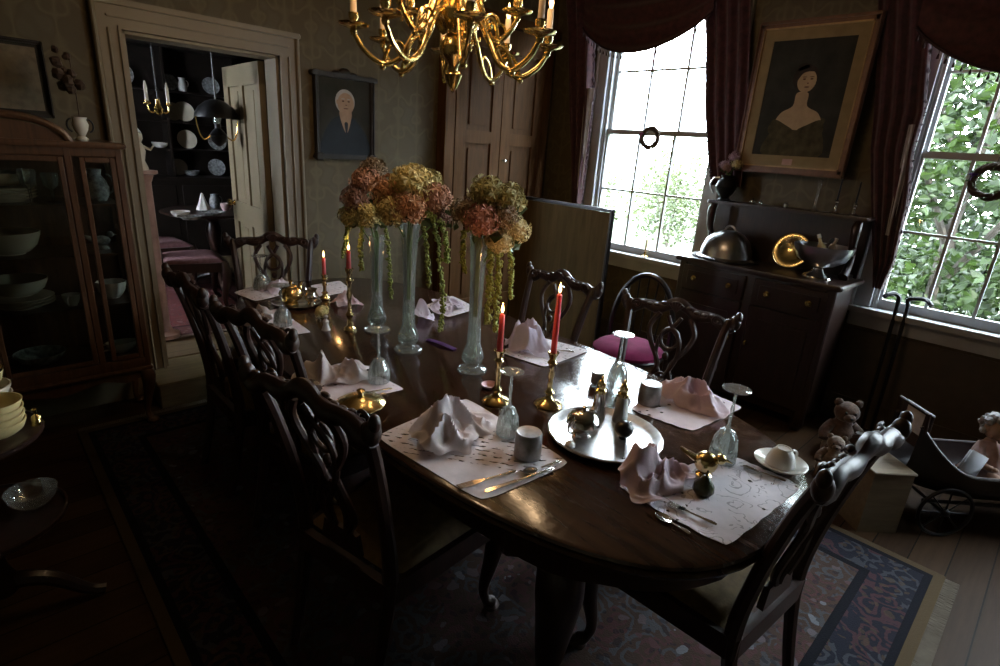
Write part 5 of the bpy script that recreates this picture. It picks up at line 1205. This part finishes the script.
trailing('short green strand hanging from the right edge of the near bouquet', vC, [(508, 250), (511, 270), (511, 296)], 5, .008)
trailing('green strand hanging between the rear and middle vases', vA, [(384, 222), (388, 245), (390, 275), (391, 296)], 6, .008)

trailing('thick green strand hanging down the right side of the near vase', vC, [(490, 248), (491, 275), (489, 305), (488, 322)], 7, .011)
trailing('short green strand hanging at the left side of the near vase', vC, [(465, 232), (463, 252), (464, 270)], 8, .008)
trailing('green strand curling out below the salmon bloom of the middle bouquet', vB, [(438, 220), (446, 240), (447, 262)], 9, .009)
trailing('green strand hanging before the rear vase towards the doorway', vA, [(364, 224), (361, 246), (362, 268)], 10, .009)
# tray with tea things
tx, ty = T(604, 438)
t = thing('serving_tray', 'round silver tray with a raised dark rim near the front of the table', 'tray', (tx, ty, LT))
MB().lathe([(0, .012), (.150, .012), (.160, .016), (.178, .024), (.186, .026), (.190, .022), (.186, .016), (.165, .008), (.15, .0035), (0, .0035)], seg=56, ripple=(20, .006)).build('dish', 'silver_tray', t, 40)
for k in range(3): MB().ball((.15*cos(k*2.09), .15*sin(k*2.09), .0065), (.014, .014, .0065), 8, 5).build('foot', 'silver', t)
TR = LT+.0125
def shaker(label, px, py, mat):
    x, y = T(px, py); t = thing('salt_shaker', label, 'shaker', (x, y, TR), 0, 'shakers on the silver tray')
    MB().lathe([(0, 0), (.026, 0), (.027, .008), (.024, .03), (.019, .085), (.018, .095), (0, .095)], seg=20, ripple=(8, .03)).build('body', mat, t)
    MB().lathe([(0, .094), (.0195, .094), (.02, .105), (.014, .112), (.017, .125), (.012, .138), (.005, .146), (.006, .154), (0, .158)], seg=18).build('cap', 'gold', t); return t
shaker('tall white shaker with a gold cap on the silver tray', 619, 424, 'white')
shaker('tall clear glass shaker with a gold cap at the back of the silver tray', 597, 420, 'silver')
x, y = T(581, 439)
t = thing('sugar_bowl', 'round silver sugar bowl with gilt lid on the left of the silver tray', 'sugar bowl', (x, y, TR))
MB().lathe([(0, 0), (.03, 0), (.032, .006), (.02, .014), (.04, .026), (.056, .048), (.052, .066), (.044, .074), (0, .074)], seg=30, ripple=(10, .025)).build('body', 'silver', t)
MB().lathe([(0, .072), (.047, .073), (.04, .084), (.02, .092), (.006, .095), (.009, .104), (0, .11)], seg=26).build('lid', 'silver', t)
for s in (-1, 1): MB().tube([(s*(.05+.026*sin(a)), 0, .05+.024*cos(a)) for a in [k*pi/8 for k in range(9)]], .004, 7).build('handle', 'silver', t)
x, y = T(620, 414)
t = thing('cream_jug', 'small silver cream jug in the middle of the silver tray', 'jug', (x, y, TR))
MB().lathe([(0, 0), (.02, 0), (.022, .005), (.014, .012), (.028, .028), (.03, .042), (.022, .06), (.027, .072), (.024, .072), (.02, .06), (0, .03)], seg=24).build('body', 'silver', t)
MB().tube([(-(.024+.02*sin(a)), 0, .045+.022*cos(a)) for a in [k*pi/8 for k in range(9)]], .0035, 6).build('handle', 'silver', t)
x, y = T(622, 442); put('black_ball', 'glossy black round knob standing at the front of the silver tray', 'ball', MB().lathe([(0, 0), (.012, 0), (.014, .004), (.01, .01), (.022, .016), (.03, .03), (.03, .044), (.02, .058), (0, .064)], seg=24), 'black', x, y, TR)
x, y = T(569, 452); put('sugar_lump', 'small white lump at the left edge of the silver tray', 'sugar', MB().ball((0, 0, .013), (.017, .016, .013), 10, 7, jit=.12, seed=3), 'white', x, y, TR)
# cups, dishes, ornaments
def tin_cup(label, px, py, r=.042, h=.082, mat='tin'):
    x, y = T(px, py); t = thing('upturned_cup', label, 'cup', (x, y, MATZ), 0, 'upturned metal cups')
    MB().lathe([(r*.92, 0), (r, 0), (r*1.01, h*.1), (r, h*.5), (r*.97, h*.93), (r*.9, h), (r*.75, h*.985), (0, h*.985), (0, h*.93), (r*.9, h*.9), (r*.92, 0)], seg=28).build('body', mat, t, 40); return t
tin_cup('dull metal cup upside down on the row-patterned mat', 527, 457)
tin_cup('dull metal cup upside down on the window side beside the pink flower-like napkin', 648, 404)
tin_cup('small brownish cup upside down behind the silver tray', 597, 384, .028, .05)
x, y = T(779, 468)
put('saucer', 'white saucer at the right end of the table under an upturned teacup', 'saucer', MB().lathe(plate_prof(.078, .8), seg=32), 'white', x, y, MATZ)
r_, h_ = .043, .055
mb = MB().lathe([(r_*.92, 0), (r_, 0), (r_*.97, h_*.25), (r_*.78, h_*.68), (r_*.52, h_*.92), (r_*.5, h_), (r_*.42, h_), (r_*.4, h_*.94), (0, h_*.92), (0, h_*.88), (r_*.7, h_*.64), (r_*.9, h_*.2)], seg=28)
mb.tube([(.036+.02*sin(a), 0, .026-.016*cos(a)) for a in [k*pi/8 for k in range(9)]], .004, 6)
put('teacup', 'white teacup upside down on a saucer at the right end of the table', 'cup', mb, 'white', x, y, MATZ+.0115, -.5)
x, y = T(361, 411)
t = thing('gold_dish', 'shallow gilt lidded dish on the doorway edge of the table', 'dish', (x, y, LT))
MB().lathe([(0, 0), (.04, 0), (.042, .006), (.06, .02), (.085, .03), (.084, .034), (0, .03)], seg=32, ripple=(12, .02)).build('dish', 'gold', t)
MB().lathe([(0, .030), (.083, .034), (.07, .044), (.04, .056), (.012, .062), (.01, .07), (.015, .078), (0, .086)], seg=32, ripple=(12, .02)).build('lid', 'gold', t)
x, y = T(703, 477)
t = thing('round_ornament', 'round gilt ornament like a small bird beside the pale pink napkin', 'ornament', (x, y, MATZ))
MB().lathe([(0, 0), (.022, 0), (.024, .005), (.016, .012), (0, .012)], seg=18).build('base', 'gold', t)
MB().ball((0, 0, .045), (.034, .034, .034), 20, 12).build('body', 'gold', t); MB().ball((.012, -.035, .068), .016, 12, 8).tube([(.018, -.05, .068), (.024, -.066, .064)], [.005, .001], 6).build('head', 'gold', t); MB().tube([(-.01, .03, .05), (-.02, .06, .062), (-.024, .075, .07)], [.018, .012, .006], 8, flat=.5).build('tail', 'gold', t)
x, y = T(702, 495); put('dark_ornament', 'dark green glazed pear-shaped ornament in front of the round gilt one', 'ornament', MB().lathe([(0, 0), (.022, 0), (.03, .012), (.028, .028), (.014, .046), (.01, .056), (0, .06)], seg=18).tube([(0, 0, .058), (.006, 0, .072)], .0025, 5), pm('dark_green_glaze', (.05, .055, .025), .25, 0, .4, 30), x, y, MATZ)
# far tea service
x, y = T(297, 304)
put('small_tray', 'oval silver tray under the teapot near the far end of the table', 'tray', MB().lathe([(0, .004), (.11, .004), (.125, .012), (.13, .014), (.127, .009), (.11, 0), (0, 0)], seg=40, sx=1.0), 'silver', x, y, LT)
t = thing('teapot', 'gleaming gilt teapot on the oval silver tray', 'teapot', (x-.03, y, LT+.0045), .6)
MB().lathe([(0, 0), (.035, 0), (.037, .008), (.028, .014), (.055, .035), (.065, .06), (.055, .085), (.035, .098), (0, .098)], seg=28).build('body', 'gold', t); MB().lathe([(0, .097), (.036, .098), (.028, .108), (.01, .115), (.008, .12), (.012, .13), (0, .138)], seg=24).build('lid', 'gold', t)
stube(MB(), [(.05, 0, .05), (.08, 0, .06), (.095, 0, .085), (.115, 0, .1)], [.016, .012, .009, .007], 8).build('spout', 'gold', t); MB().tube([(-.05-.04*sin(a), 0, .06+.034*cos(a)) for a in [k*pi/8 for k in range(9)]], .005, 7).build('handle', 'gold', t)
put('cream_jug', 'small silver jug next to the gilt teapot on the oval tray', 'jug', MB().lathe([(0, 0), (.025, 0), (.02, .01), (.035, .03), (.036, .05), (.026, .07), (.034, .085), (.03, .085), (.022, .07), (0, .03)], seg=22), 'silver', x+.062, y-.045, LT+.0045)
x, y = T(322, 318)
put('flower_ornament', 'small yellow flower-shaped ornament between the teapot and the doorway edge', 'ornament', petal_head(MB(), (0, 0, .036), .034, 30, 4), 'fl_cream', x, y, LT)
x, y = T(326, 330); put('china_figurine', 'tiny white china figure in front of the yellow flower-shaped ornament', 'figurine', MB().lathe([(0, 0), (.022, 0), (.018, .01), (.012, .03), (.016, .045), (.006, .055), (.012, .07), (0, .08)], seg=14), 'white', x, y, LT)
x, y = T(490, 388); put('pink_dish', 'tiny pale pink dish between the near vase and the short red candle', 'dish', MB().lathe(bowl_prof(.035, .016), seg=24), pm('pale_pink_china', (.62, .40, .42), .3), x, y, LT)
p0, p1 = T(428, 340), T(455, 350)
put('ribbon', 'flat purple ribbon lying at the foot of the middle vase', 'ribbon', MB().tube(smooth_path([(0, 0, .003), ((p1[0]-p0[0])*.35, (p1[1]-p0[1])*.5, .009), (p1[0]-p0[0], p1[1]-p0[1], .003)], 8), .016, 8, flat=.14), 'purplebow', p0[0], p0[1], LT)
# cutlery
def cutlery(kind, label, a, b, z=MATZ+.0008):
    (x0, y0), (x1, y1) = T(*a), T(*b); L_ = sqrt((x1-x0)**2+(y1-y0)**2)
    t = thing(kind, label, 'cutlery', (x0, y0, z), atan2(y1-y0, x1-x0), 'table cutlery'); hL = L_*.55
    MB().tube([(0, 0, .004), (.01, 0, .005), (hL*.5, 0, .0045), (hL, 0, .004)], [.004, .0065, .0045, .0032], 8, flat=.5).build('handle', 'steel', t)
    m = MB()
    if kind == 'table_knife': m.prism([(hL, -.005), (L_-.01, -.008), (L_, 0), (L_-.004, .006), (hL, .005)], .002, .0045)
    elif kind == 'table_fork':
        m.prism([(hL, -.003), (hL+.03, -.010), (L_-.045, -.010), (L_-.045, .010), (hL+.03, .010), (hL, .003)], .002, .005)
        for k in range(4): m.box(((L_-.022), -.0085+.0057*k, .0035), (.046, .0028, .0022))
    else: m.lathe([(0, .0012), (.012, .002), (.017, .006), (.0155, .0062), (.011, .0035), (0, .003)], (L_-.022, 0, 0), 18, sx=1.45)
    m.build({'table_knife': 'blade', 'table_fork': 'tines', 'table_spoon': 'spoon_bowl'}[kind], 'steel', t); return t
cutlery('table_knife', 'knife along the near edge of the row-patterned mat', (553, 471), (484, 495))
cutlery('table_fork', 'fork beside the knife on the row-patterned mat', (516, 474), (458, 490))
cutlery('table_spoon', 'gilt-lit spoon lying by the upturned tin cup', (560, 464), (524, 476))
cutlery('table_knife', 'knife lying under the upturned goblet on the embroidered near-end mat', (785, 484), (742, 468))
cutlery('table_fork', 'fork near the front corner of the embroidered near-end mat', (716, 528), (668, 506))
cutlery('table_spoon', 'spoon lying on bare wood in front of the embroidered near-end mat', (690, 535), (656, 515), LT)
cutlery('table_knife', 'knife lying on the ivory mat beside the gold dish', (392, 391), (345, 398))
cutlery('table_fork', 'fork on the ivory mat close to its napkin', (386, 396), (352, 402))
cutlery('table_knife', 'knife on the pale mat behind the tallest red candle', (574, 354), (540, 350))

# ------------------------------------------------------------------ contents of the far room
t = thing('round_table', 'small dark round table set with china in the room beyond the doorway', 'table', (1.66, 5.62, FZ))
MB().lathe([(0, .73), (.40, .73), (.42, .738), (.425, .748), (.41, .757), (0, .757)], seg=40).build('table_top', 'mahog', t, 30)
MB().lathe([(0, .12), (.06, .12), (.075, .16), (.05, .22), (.035, .35), (.06, .5), (.07, .58), (.045, .66), (.10, .72), (0, .73)], seg=20).build('pedestal', 'mahog', t)
for k in range(3):
    a = k*2.094+.4; m = MB(); stube(m, [(.04*cos(a), .04*sin(a), .16), (.16*cos(a), .16*sin(a), .12), (.30*cos(a), .30*sin(a), .03)], [.03, .026, .02], 8); m.ball((.31*cos(a), .31*sin(a), .034), .022, 8, 6); m.build('leg', 'mahog', t)
FTZ = FZ+.7575
def FT(px, py): p = PZ(px, py, FTZ); return p.x, p.y
for k, (px, py, kind, lab) in enumerate(((172, 219, 'bowl', 'pale bowl at the left side of the far-room table'), (184, 222, 'saucer', 'patterned plate at the front of the far-room table'), (214, 216, 'saucer', 'bluish plate at the right of the far-room table, near the open door'))):
    x, y = FT(px, py); mb = MB().lathe(bowl_prof(.075, .05) if kind == 'bowl' else plate_prof(.095), seg=26); put(kind, lab, kind, mb, ('white', 'blueware', 'blueware')[k], 1.66+(x-1.66)*.8, 5.62+(y-5.62)*.8, FTZ+.0005, 0, 'china on the far-room table')
x, y = 1.58, 5.52
put('napkin', 'stiff white napkin folded to a point on the far-room table', 'napkin', MB().lathe([(.055, 0), (.05, .02), (.028, .08), (.008, .15), (0, .155)], seg=30, ripple=(5, .16)), 'white', 1.60, 5.66, FTZ+.0005)
put('teacup', 'pinkish cup on the far-room table between the pointed napkin and the door', 'cup', cup_mb(MB(), (0, 0, 0), .042, .07), pm('pinkish_china', (.5, .34, .34), .3), 1.76, 5.56, FTZ+.0005)
put('jug', 'pale jug on the far-room table behind the pointed napkin', 'jug', MB().lathe([(0, 0), (.035, 0), (.05, .04), (.045, .08), (.03, .11), (.036, .13), (.03, .13), (0, .1)], seg=20).tube([(.045+.022*sin(a), 0, .075+.035*cos(a)) for a in [k*pi/8 for k in range(9)]], .005, 6), 'blueware', 1.74, 5.78, FTZ+.0005)

HXc, HYc = 1.80, 7.38
t = thing('china_hutch', 'dark open hutch full of china against the back of the far room', 'hutch', (HXc, HYc, FZ))
HWD = 1.5
MB().box((0, 0, .45), (HWD, .40, .90), bev=.006).box((0, -.01, .915), (HWD+.05, .44, .03), bev=.006).build('base_cabinet', 'dark_oak', t, 30)
MB().box((0, .17, 1.6), (HWD, .02, 1.36)).box((0, .03, 2.30), (HWD+.06, .30, .06), bev=.01).build('back_panel', 'dark_oak', t, 30)
for s in (-1, 0, 1): MB().box((s*(HWD/2-.015), .05, 1.6), (.03, .26, 1.36)).build('upright', 'dark_oak', t, 30)
for z in (1.22, 1.52, 1.84): MB().box((0, .05, z), (HWD-.05, .24, .02)).build('shelf', 'dark_oak', t, 30)
for s in (-1, 1): d = MB().box((s*HWD/4, -.205, .46), (HWD/2-.06, .02, .76), bev=.006).build('door', 'dark_oak', t, 30); MB().ball((s*.08, -.225, .5), .014, 8, 6).build('knob', 'brass', d)
rg = random.Random(17)
names = ('counter', 'lowest shelf', 'middle shelf', 'top shelf'); order = ('first from the door jamb', 'second from the door jamb', 'third from the door jamb', 'fourth from the door jamb', 'nearest the open door')
for j, z in enumerate((.9305, 1.2305, 1.5305, 1.8505)):
    for k in range(5):
        x = -.64+.29*k+rg.uniform(-.03, .03); 
        if abs(x) < .07: x = .09
        typ = ('plate', 'jug', 'plate', 'bowl', 'plate')[(k+j) % 5]
        lab = 'china %s on the hutch %s, %s' % (typ, names[j], order[k])
        if typ == 'plate':
            r = rg.uniform(.085, .115); mb = MB().lathe([(0, .004), (.55*r, .004), (.62*r, .006), (r, .02), (.97*r, .024), (.62*r, .012), (0, .01)], seg=26, mat=Matrix.Translation((0, 0, r*.985)) @ Matrix.Rotation(radians(78), 4, 'X')); y = .09
        elif typ == 'jug':
            r = rg.uniform(.04, .055); mb = MB().lathe([(0, 0), (r*.8, 0), (r, r*.8), (r*.8, r*1.8), (r*.6, r*2.4), (r*.75, r*3), (r*.6, r*3), (0, r*2.2)], seg=18).tube([(r*.8+r*.5*sin(a), 0, r*1.8+r*.7*cos(a)) for a in [q*pi/8 for q in range(9)]], r*.1, 6); y = .06
        else: r = rg.uniform(.07, .09); mb = MB().lathe(bowl_prof(r, r*.7), seg=24); y = .05
        put(typ, lab, typ, mb, rg.choice(('white', 'blueware', 'china')), HXc+x, HYc+y, FZ+z, 0, 'china on the far-room hutch')
# hanging lamp before the open door, and a two-candle hanging lamp by the jamb
t = thing('hanging_lamp', 'dark domed hanging lamp with brass arms in front of the open cream door', 'lamp', (1.44, 4.55, 1.52))
MB().lathe([(.15, .20), (.145, .225), (.12, .27), (.07, .31), (.03, .325), (0, .328), (0, .322), (.03, .318), (.068, .303), (.115, .265), (.145, .20)], seg=30).build('shade', 'iron', t)
MB().lathe([(0, 0), (.02, .01), (.05, .04), (.06, .08), (.04, .11), (.02, .13), (.02, .16), (0, .16)], seg=22).build('oil_font', 'iron', t)
MB().lathe([(.018, .16), (.026, .19), (.02, .25), (.016, .30), (.014, .30), (.018, .25), (.024, .19), (.016, .16)], seg=16).build('glass_chimney', 'clear', t)
for s in (-1, 1):
    m = MB(); stube(m, [(s*.05, 0, .08), (s*.10, 0, .05), (s*.13, 0, .10), (s*.145, 0, .205)], [.006, .006, .005, .004], 7); m.build('arm', 'brass', t)
MB().tube([(0, 0, .32), (0, 0, 2.93-1.52)], .006, 6).build('chain_rod', 'iron', t)
t = thing('candle_sconce', 'two-branched brass candle holder with pale candles hanging just inside the doorway', 'candle holder', (1.01, 4.30, 1.70))
m = MB(); m.lathe([(0, 0), (.02, .015), (.03, .04), (.015, .07), (.012, .10), (0, .1)], seg=16).build('stem', 'brass', t); MB().tube([(0, 0, .1), (0, 0, 2.93-1.70)], .003, 6).build('hanging_wire', 'iron', t)
for s in (-1, 1):
    m = MB(); stube(m, [(0, 0, .05), (s*.03, 0, .02), (s*.055, 0, .03), (s*.06, 0, .065)], [.006, .006, .005, .005], 7); m.lathe([(0, .06), (.02, .068), (.022, .074), (.01, .074), (.011, .09), (0, .09)], (s*.06, 0, 0), 14); b_ = m.build('branch', 'brass', t)
    MB().lathe([(0, .085), (.011, .085), (.010, .17), (.004, .20), (0, .205)], (s*.06, 0, 0), 12).build('candle', 'white', b_)
p = PY(143, 172, 4.4)
t = thing('pedestal', 'slim pinkish column just inside the doorway against the left casing', 'pedestal', (p.x, 4.4, FZ+.0125))
hh = p.z-FZ
MB().lathe([(0, 0), (.10, 0), (.10, .03), (.06, .05), (.045, .09), (.04, hh-.08), (.06, hh-.03), (.085, hh-.02), (.085, hh), (0, hh)], seg=24).build('column', pm('pink_marble', (.34, .20, .16), .35, 0, .3, 9), t, 40)
put('figurine', 'small pale figure standing on the pinkish column in the doorway', 'figurine', MB().lathe([(0, 0), (.04, 0), (.035, .02), (.02, .06), (.032, .12), (.022, .16), (.012, .175), (.024, .2), (.02, .23), (0, .24)], seg=18).tube([(.02, 0, .15), (.06, 0, .13), (.08, -.01, .16)], [.01, .008, .006], 7), 'china', p.x, 4.4, FZ+hh+.013)

# ------------------------------------------------------------------ two-tier stand at the left edge
SX, SY = -.13, 2.16
t = thing('tiered_stand', 'dark two-tier pedestal stand at the left edge, loaded with bowls', 'stand', (SX, SY, 0))
def tier(z, r): return MB().lathe([(0, z-.014), (r*.96, z-.014), (r, z-.004), (r*1.0, z+.008), (r*.965, z+.01), (r*.955, z), (0, z)], seg=40)
tier(.70, .195).build('upper_tier', 'mahog', t, 30); tier(.40, .215).build('lower_tier', 'mahog', t, 30)
MB().lathe([(0, .12), (.04, .12), (.05, .16), (.028, .22), (.024, .30), (.045, .36), (.035, .385), (0, .386)], seg=18).lathe([(0, .40), (.03, .40), (.022, .45), (.032, .55), (.022, .62), (.04, .685), (0, .686)], seg=18).build('pillar', 'mahog', t)
for k in range(3):
    a = k*2.094-.2; m = MB(); stube(m, [(.02*cos(a), .02*sin(a), .16), (.12*cos(a), .12*sin(a), .13), (.22*cos(a), .22*sin(a), .04), (.27*cos(a), .27*sin(a), .02)], [.03, .026, .02, .018], 8); m.build('leg', 'mahog', t); 
LZ = .7005
for k in range(4):
    put('crockery_bowl', ['lowest yellowish bowl of the front stack on the tiered stand', 'second yellowish bowl of the front stack on the tiered stand', 'third yellowish bowl of the front stack on the tiered stand', 'top yellowish bowl of the front stack on the tiered stand'][k], 'bowl', MB().lathe(bowl_prof(.072, .05), seg=26), 'yellow', SX+.085, SY-.03, LZ+k*.022, 0, 'bowls on the tiered stand')
for k in range(3):
    put('crockery_bowl', ['lowest cream bowl of the rear stack on the tiered stand', 'middle cream bowl of the rear stack on the tiered stand', 'top cream bowl of the rear stack on the tiered stand'][k], 'bowl', MB().lathe(bowl_prof(.08, .06), seg=26), 'china', SX+.06, SY+.11, LZ+k*.03, 0, 'bowls on the tiered stand')
put('gilt_bowl', 'gold rimmed yellow bowl standing on the rear stack of the tiered stand', 'bowl', MB().use('yellow').lathe(bowl_prof(.07, .07), seg=26).use('gold').lathe([(.068, .066), (.071, .066), (.0712, .0725), (.067, .0725)], seg=26), None, SX+.06, SY+.11, LZ+.06+.046)
put('glass_bowl', 'clear glass bowl on the lower tier of the stand at the left edge', 'bowl', MB().lathe(bowl_prof(.072, .06), seg=32, ripple=(16, .02)), 'clear', SX+.125, SY+.02, .4005)
put('brass_bell', 'small brass bell on the rim of the tiered stand', 'bell', MB().lathe([(.02, 0), (.016, .012), (.012, .028), (.004, .034), (.004, .045), (.007, .052), (0, .058), (0, .03), (.01, .024), (.014, .01)], seg=16), 'brass', SX+.178, SY+.0, LZ)

# ------------------------------------------------------------------ by the leafy window
for k, (px, lab) in enumerate(((880, 'dark walking cane with a crook handle leaning by the leafy window, nearest the sideboard'), (893, 'dark walking cane with a crook handle leaning by the leafy window, further from the sideboard'))):
    y0 = .66-.055*k; t = thing('walking_cane', lab, 'cane', (4.13, y0, .001), 0, 'walking canes by the window')
    MB().tube([(-.0, 0, 0), (.03, .01, .5), (.055, .02, .90)], [.010, .011, .012], 8).build('shaft', 'iron', t)
    MB().tube(smooth_path([(.055, .02, .89), (.054, .025, .93), (.03, .05-.10*k, .952), (-.01, .075-.16*k, .945), (-.03, .085-.19*k, .93)], 6), .014, 8).build('handle', 'iron', t)
# doll pram
PC = Vector((3.50, .03, 0)); pa = atan2(-.70, .71)
t = thing('doll_pram', 'low dark doll pram on spoked wheels at the right edge, full of dolls', 'pram', PC, pa)
def hull(u, v):
    # boat-shaped tub, open on top, rising to a prow at its left end
    x = (u-.5)*.86; e = abs(2*u-1); hw = .19*(1-e**4*.55); a = pi*v
    zr = .33+.20*max(0, (.30-u)/.30)**2; zb = .17+.05*e**2
    return (x, -hw*cos(a), zb+(zr-zb)*(1-sin(a)**.6))
MB().grid(hull, 29, 21, .012).build('tub', 'black', t, 60)
MB().tube([hull(i/28, 0) for i in range(29)], .009, 7).tube([hull(i/28, 1) for i in range(29)], .009, 7).build('rim', 'mahog2', t)
MB().box((-.40, 0, .50), (.02, .20, .19), bev=.006).tube([(-.415, -.1, .4), (-.425, -.1, .60), (-.425, .1, .60), (-.415, .1, .4)], .010, 7).build('prow_board', 'mahog2', t, 30)
MB().box((-.409, 0, .525), (.004, .12, .11), bev=.001).build('prow_panel', 'sheer', t, 30)
MB().tube([(-.36, -.15, .17), (.36, -.15, .17)], .010, 7).tube([(-.36, .15, .17), (.36, .15, .17)], .010, 7).tube([(-.27, -.19, .13), (-.27, .19, .13)], .008, 7).tube([(.27, -.19, .13), (.27, .19, .13)], .008, 7).build('undercarriage', 'iron', t)
for sx in (-1, 1):
    for sy in (-1, 1):
        m = MB(); c = (sx*.27, sy*.19, .136)
        m.tube([(c[0]+.126*cos(a), c[1], c[2]+.126*sin(a)) for a in [q*2*pi/32 for q in range(32)]], .009, 7, closed=True); m.ball(c, (.02, .02, .02), 10, 6)
        for q in range(8): m.tube([c, (c[0]+.12*cos(q*pi/4), c[1], c[2]+.12*sin(q*pi/4))], .004, 5)
        m.build('wheel', 'iron', t)
def doll(label, off, rz, hair, dress, lean, sc=1.0):
    M3 = Matrix.Translation(PC) @ Matrix.Rotation(pa, 4, 'Z'); p = M3 @ Vector(off)
    t = thing('doll', label, 'doll', p, rz, 'dolls in the pram'); t.rotation_euler = (lean, 0, rz); t.scale = (sc,)*3
    # seated body as one skinned surface, facing -y
    m = MB(); V = [(0, 0, .045), (0, .005, .10), (0, .008, .16), (0, .004, .195), (0, 0, .215)]
    m.tube(smooth_path(V, 4), lerp_list([.052, .046, .05, .028, .02], 17), 14)
    m.ball((0, -.004, .262), (.043, .046, .052), 20, 14); m.ball((0, -.05, .258), (.007, .008, .009), 8, 6); m.ball((0, -.026, .225), (.02, .02, .012), 8, 6)
    for s in (-1, 1):
        stube(m, [(s*.03, .004, .18), (s*.066, -.01, .14), (s*.07, -.05, .10), (s*.055, -.085, .095)], [.02, .018, .015, .012], 9, 5); m.ball((s*.052, -.095, .095), (.013, .015, .010), 8, 6); m.ball((s*.042, -.004, .26), (.007, .01, .013), 8, 6)
        stube(m, [(s*.025, 0, .05), (s*.035, -.06, .05), (s*.04, -.11, .045), (s*.04, -.155, .03)], [.032, .028, .022, .016], 9, 5); m.ball((s*.04, -.168, .036), (.014, .026, .018), 8, 6); m.ball((s*.025, -.02, .235), (.012, .012, .012), 8, 6)
    m.build('body', 'doll_skin', t)
    m = MB()
    for s in (-1, 1): m.ball((s*.017, -.044, .268), (.006, .004, .006), 8, 6)
    m.build('eyes', 'wick', t); MB().ball((0, -.043, .238), (.011, .005, .004), 8, 6).build('mouth', 'fl_pinkred', t)
    m = MB(); rg = random.Random(int(sc*100))
    for k in range(46):
        a = rg.uniform(0, 2*pi); e = rg.uniform(-.4, 1.4); d = Vector((cos(a)*cos(e), sin(a)*cos(e), sin(e)))
        if d.y < -.45 and d.z < .62: continue
        m.ball((d.x*.052, .004+d.y*.054, .272+d.z*.052), rg.uniform(.015, .022), 7, 5, jit=.15, seed=k)
    m.build('hair', hair, t, 0)
    m = MB(); m.lathe([(.026, .205), (.046, .185), (.06, .15), (.056, .11), (.075, .07), (.10, .03), (.115, .006), (.11, .004), (.09, .03), (.05, .11)], (0, -.01, 0), 30, sy=1.15, ripple=(9, .05))
    for s in (-1, 1): stube(m, [(s*.032, .004, .185), (s*.068, -.01, .143), (s*.072, -.045, .107)], [.028, .03, .024], 9, 5)
    m.build('dress', dress, t, 60); return t
doll('grey curly haired doll sitting upright in the pram, behind the white card', (.06, .03, .205), pa+.1, 'doll_hair', 'doll_dress', -.1, 1.05)
doll('dark haired doll in a rose dress at the right edge, in the pram', (.27, .0, .215), pa-.25, 'dark_hair', 'doll_dress2', -.15, 1.0)
p = Matrix.Translation(PC) @ Matrix.Rotation(pa, 4, 'Z') @ Vector((-.12, -.05, .215))
o = put('white_card', 'folded white card leaning in the pram in front of the grey haired doll', 'card', MB().box((0, 0, .09), (.09, .003, .18), bev=.0005).box((.0, .016, .088), (.09, .003, .176), bev=.0005), 'card', p.x, p.y, p.z); o.rotation_euler = (radians(-12), radians(24), pa-.15)
# pale box behind the pram, soft toys beside the sideboard
t = thing('wooden_box', 'pale upright wooden box on the floor between the sideboard and the doll pram', 'box', (3.02, .36, 0), -.72); t.scale = (.78, .85, 1.0)
m = MB()
for s in (-1, 1): m.box((s*.12, 0, .16), (.014, .22, .32)); m.box((0, s*.103, .16), (.226, .014, .32))
m.box((0, 0, .01), (.23, .2, .014)); m.build('box_body', 'crate', t, 30); MB().box((0, 0, .328), (.27, .24, .014), bev=.004).build('lid', 'crate', t, 30)
def bear(label, x, y, z, rz, sc, mat):
    t = thing('teddy_bear', label, 'soft toy', (x, y, z), rz, 'soft toys by the sideboard'); t.scale = (sc,)*3
    m = MB(); stube(m, [(0, 0, .0), (0, .0, .06), (0, .005, .14), (0, 0, .19), (0, 0, .21)], [.05, .085, .08, .05, .045], 14, 5); m.ball((0, -.01, .26), (.07, .065, .065), 16, 10); m.ball((0, -.07, .245), (.034, .03, .026), 12, 8)
    for s in (-1, 1):
        m.ball((s*.055, 0, .315), (.026, .014, .026), 10, 7); stube(m, [(s*.05, 0, .17), (s*.10, -.03, .13), (s*.11, -.07, .09)], [.035, .03, .028], 10, 5); stube(m, [(s*.05, -.02, .045), (s*.08, -.09, .04), (s*.09, -.14, .05)], [.045, .04, .036], 10, 5); m.ball((s*.092, -.15, .06), (.035, .02, .045), 10, 7)
    m.build('body', mat, t); m = MB()
    for s in (-1, 1): m.ball((s*.026, -.068, .275), .008, 8, 6)
    m.build('eyes', 'wick', t); MB().ball((0, -.1, .252), (.011, .007, .008), 8, 6).build('nose', 'wick', t); return t
bear('brown teddy bear sitting on the floor beside the dark sideboard', 3.70, .69, .012, -1.0, 1.0, 'bear')
bear('smaller tan teddy bear in front of the brown one beside the sideboard', 3.40, .64, .010, -1.2, .66, 'bear2')
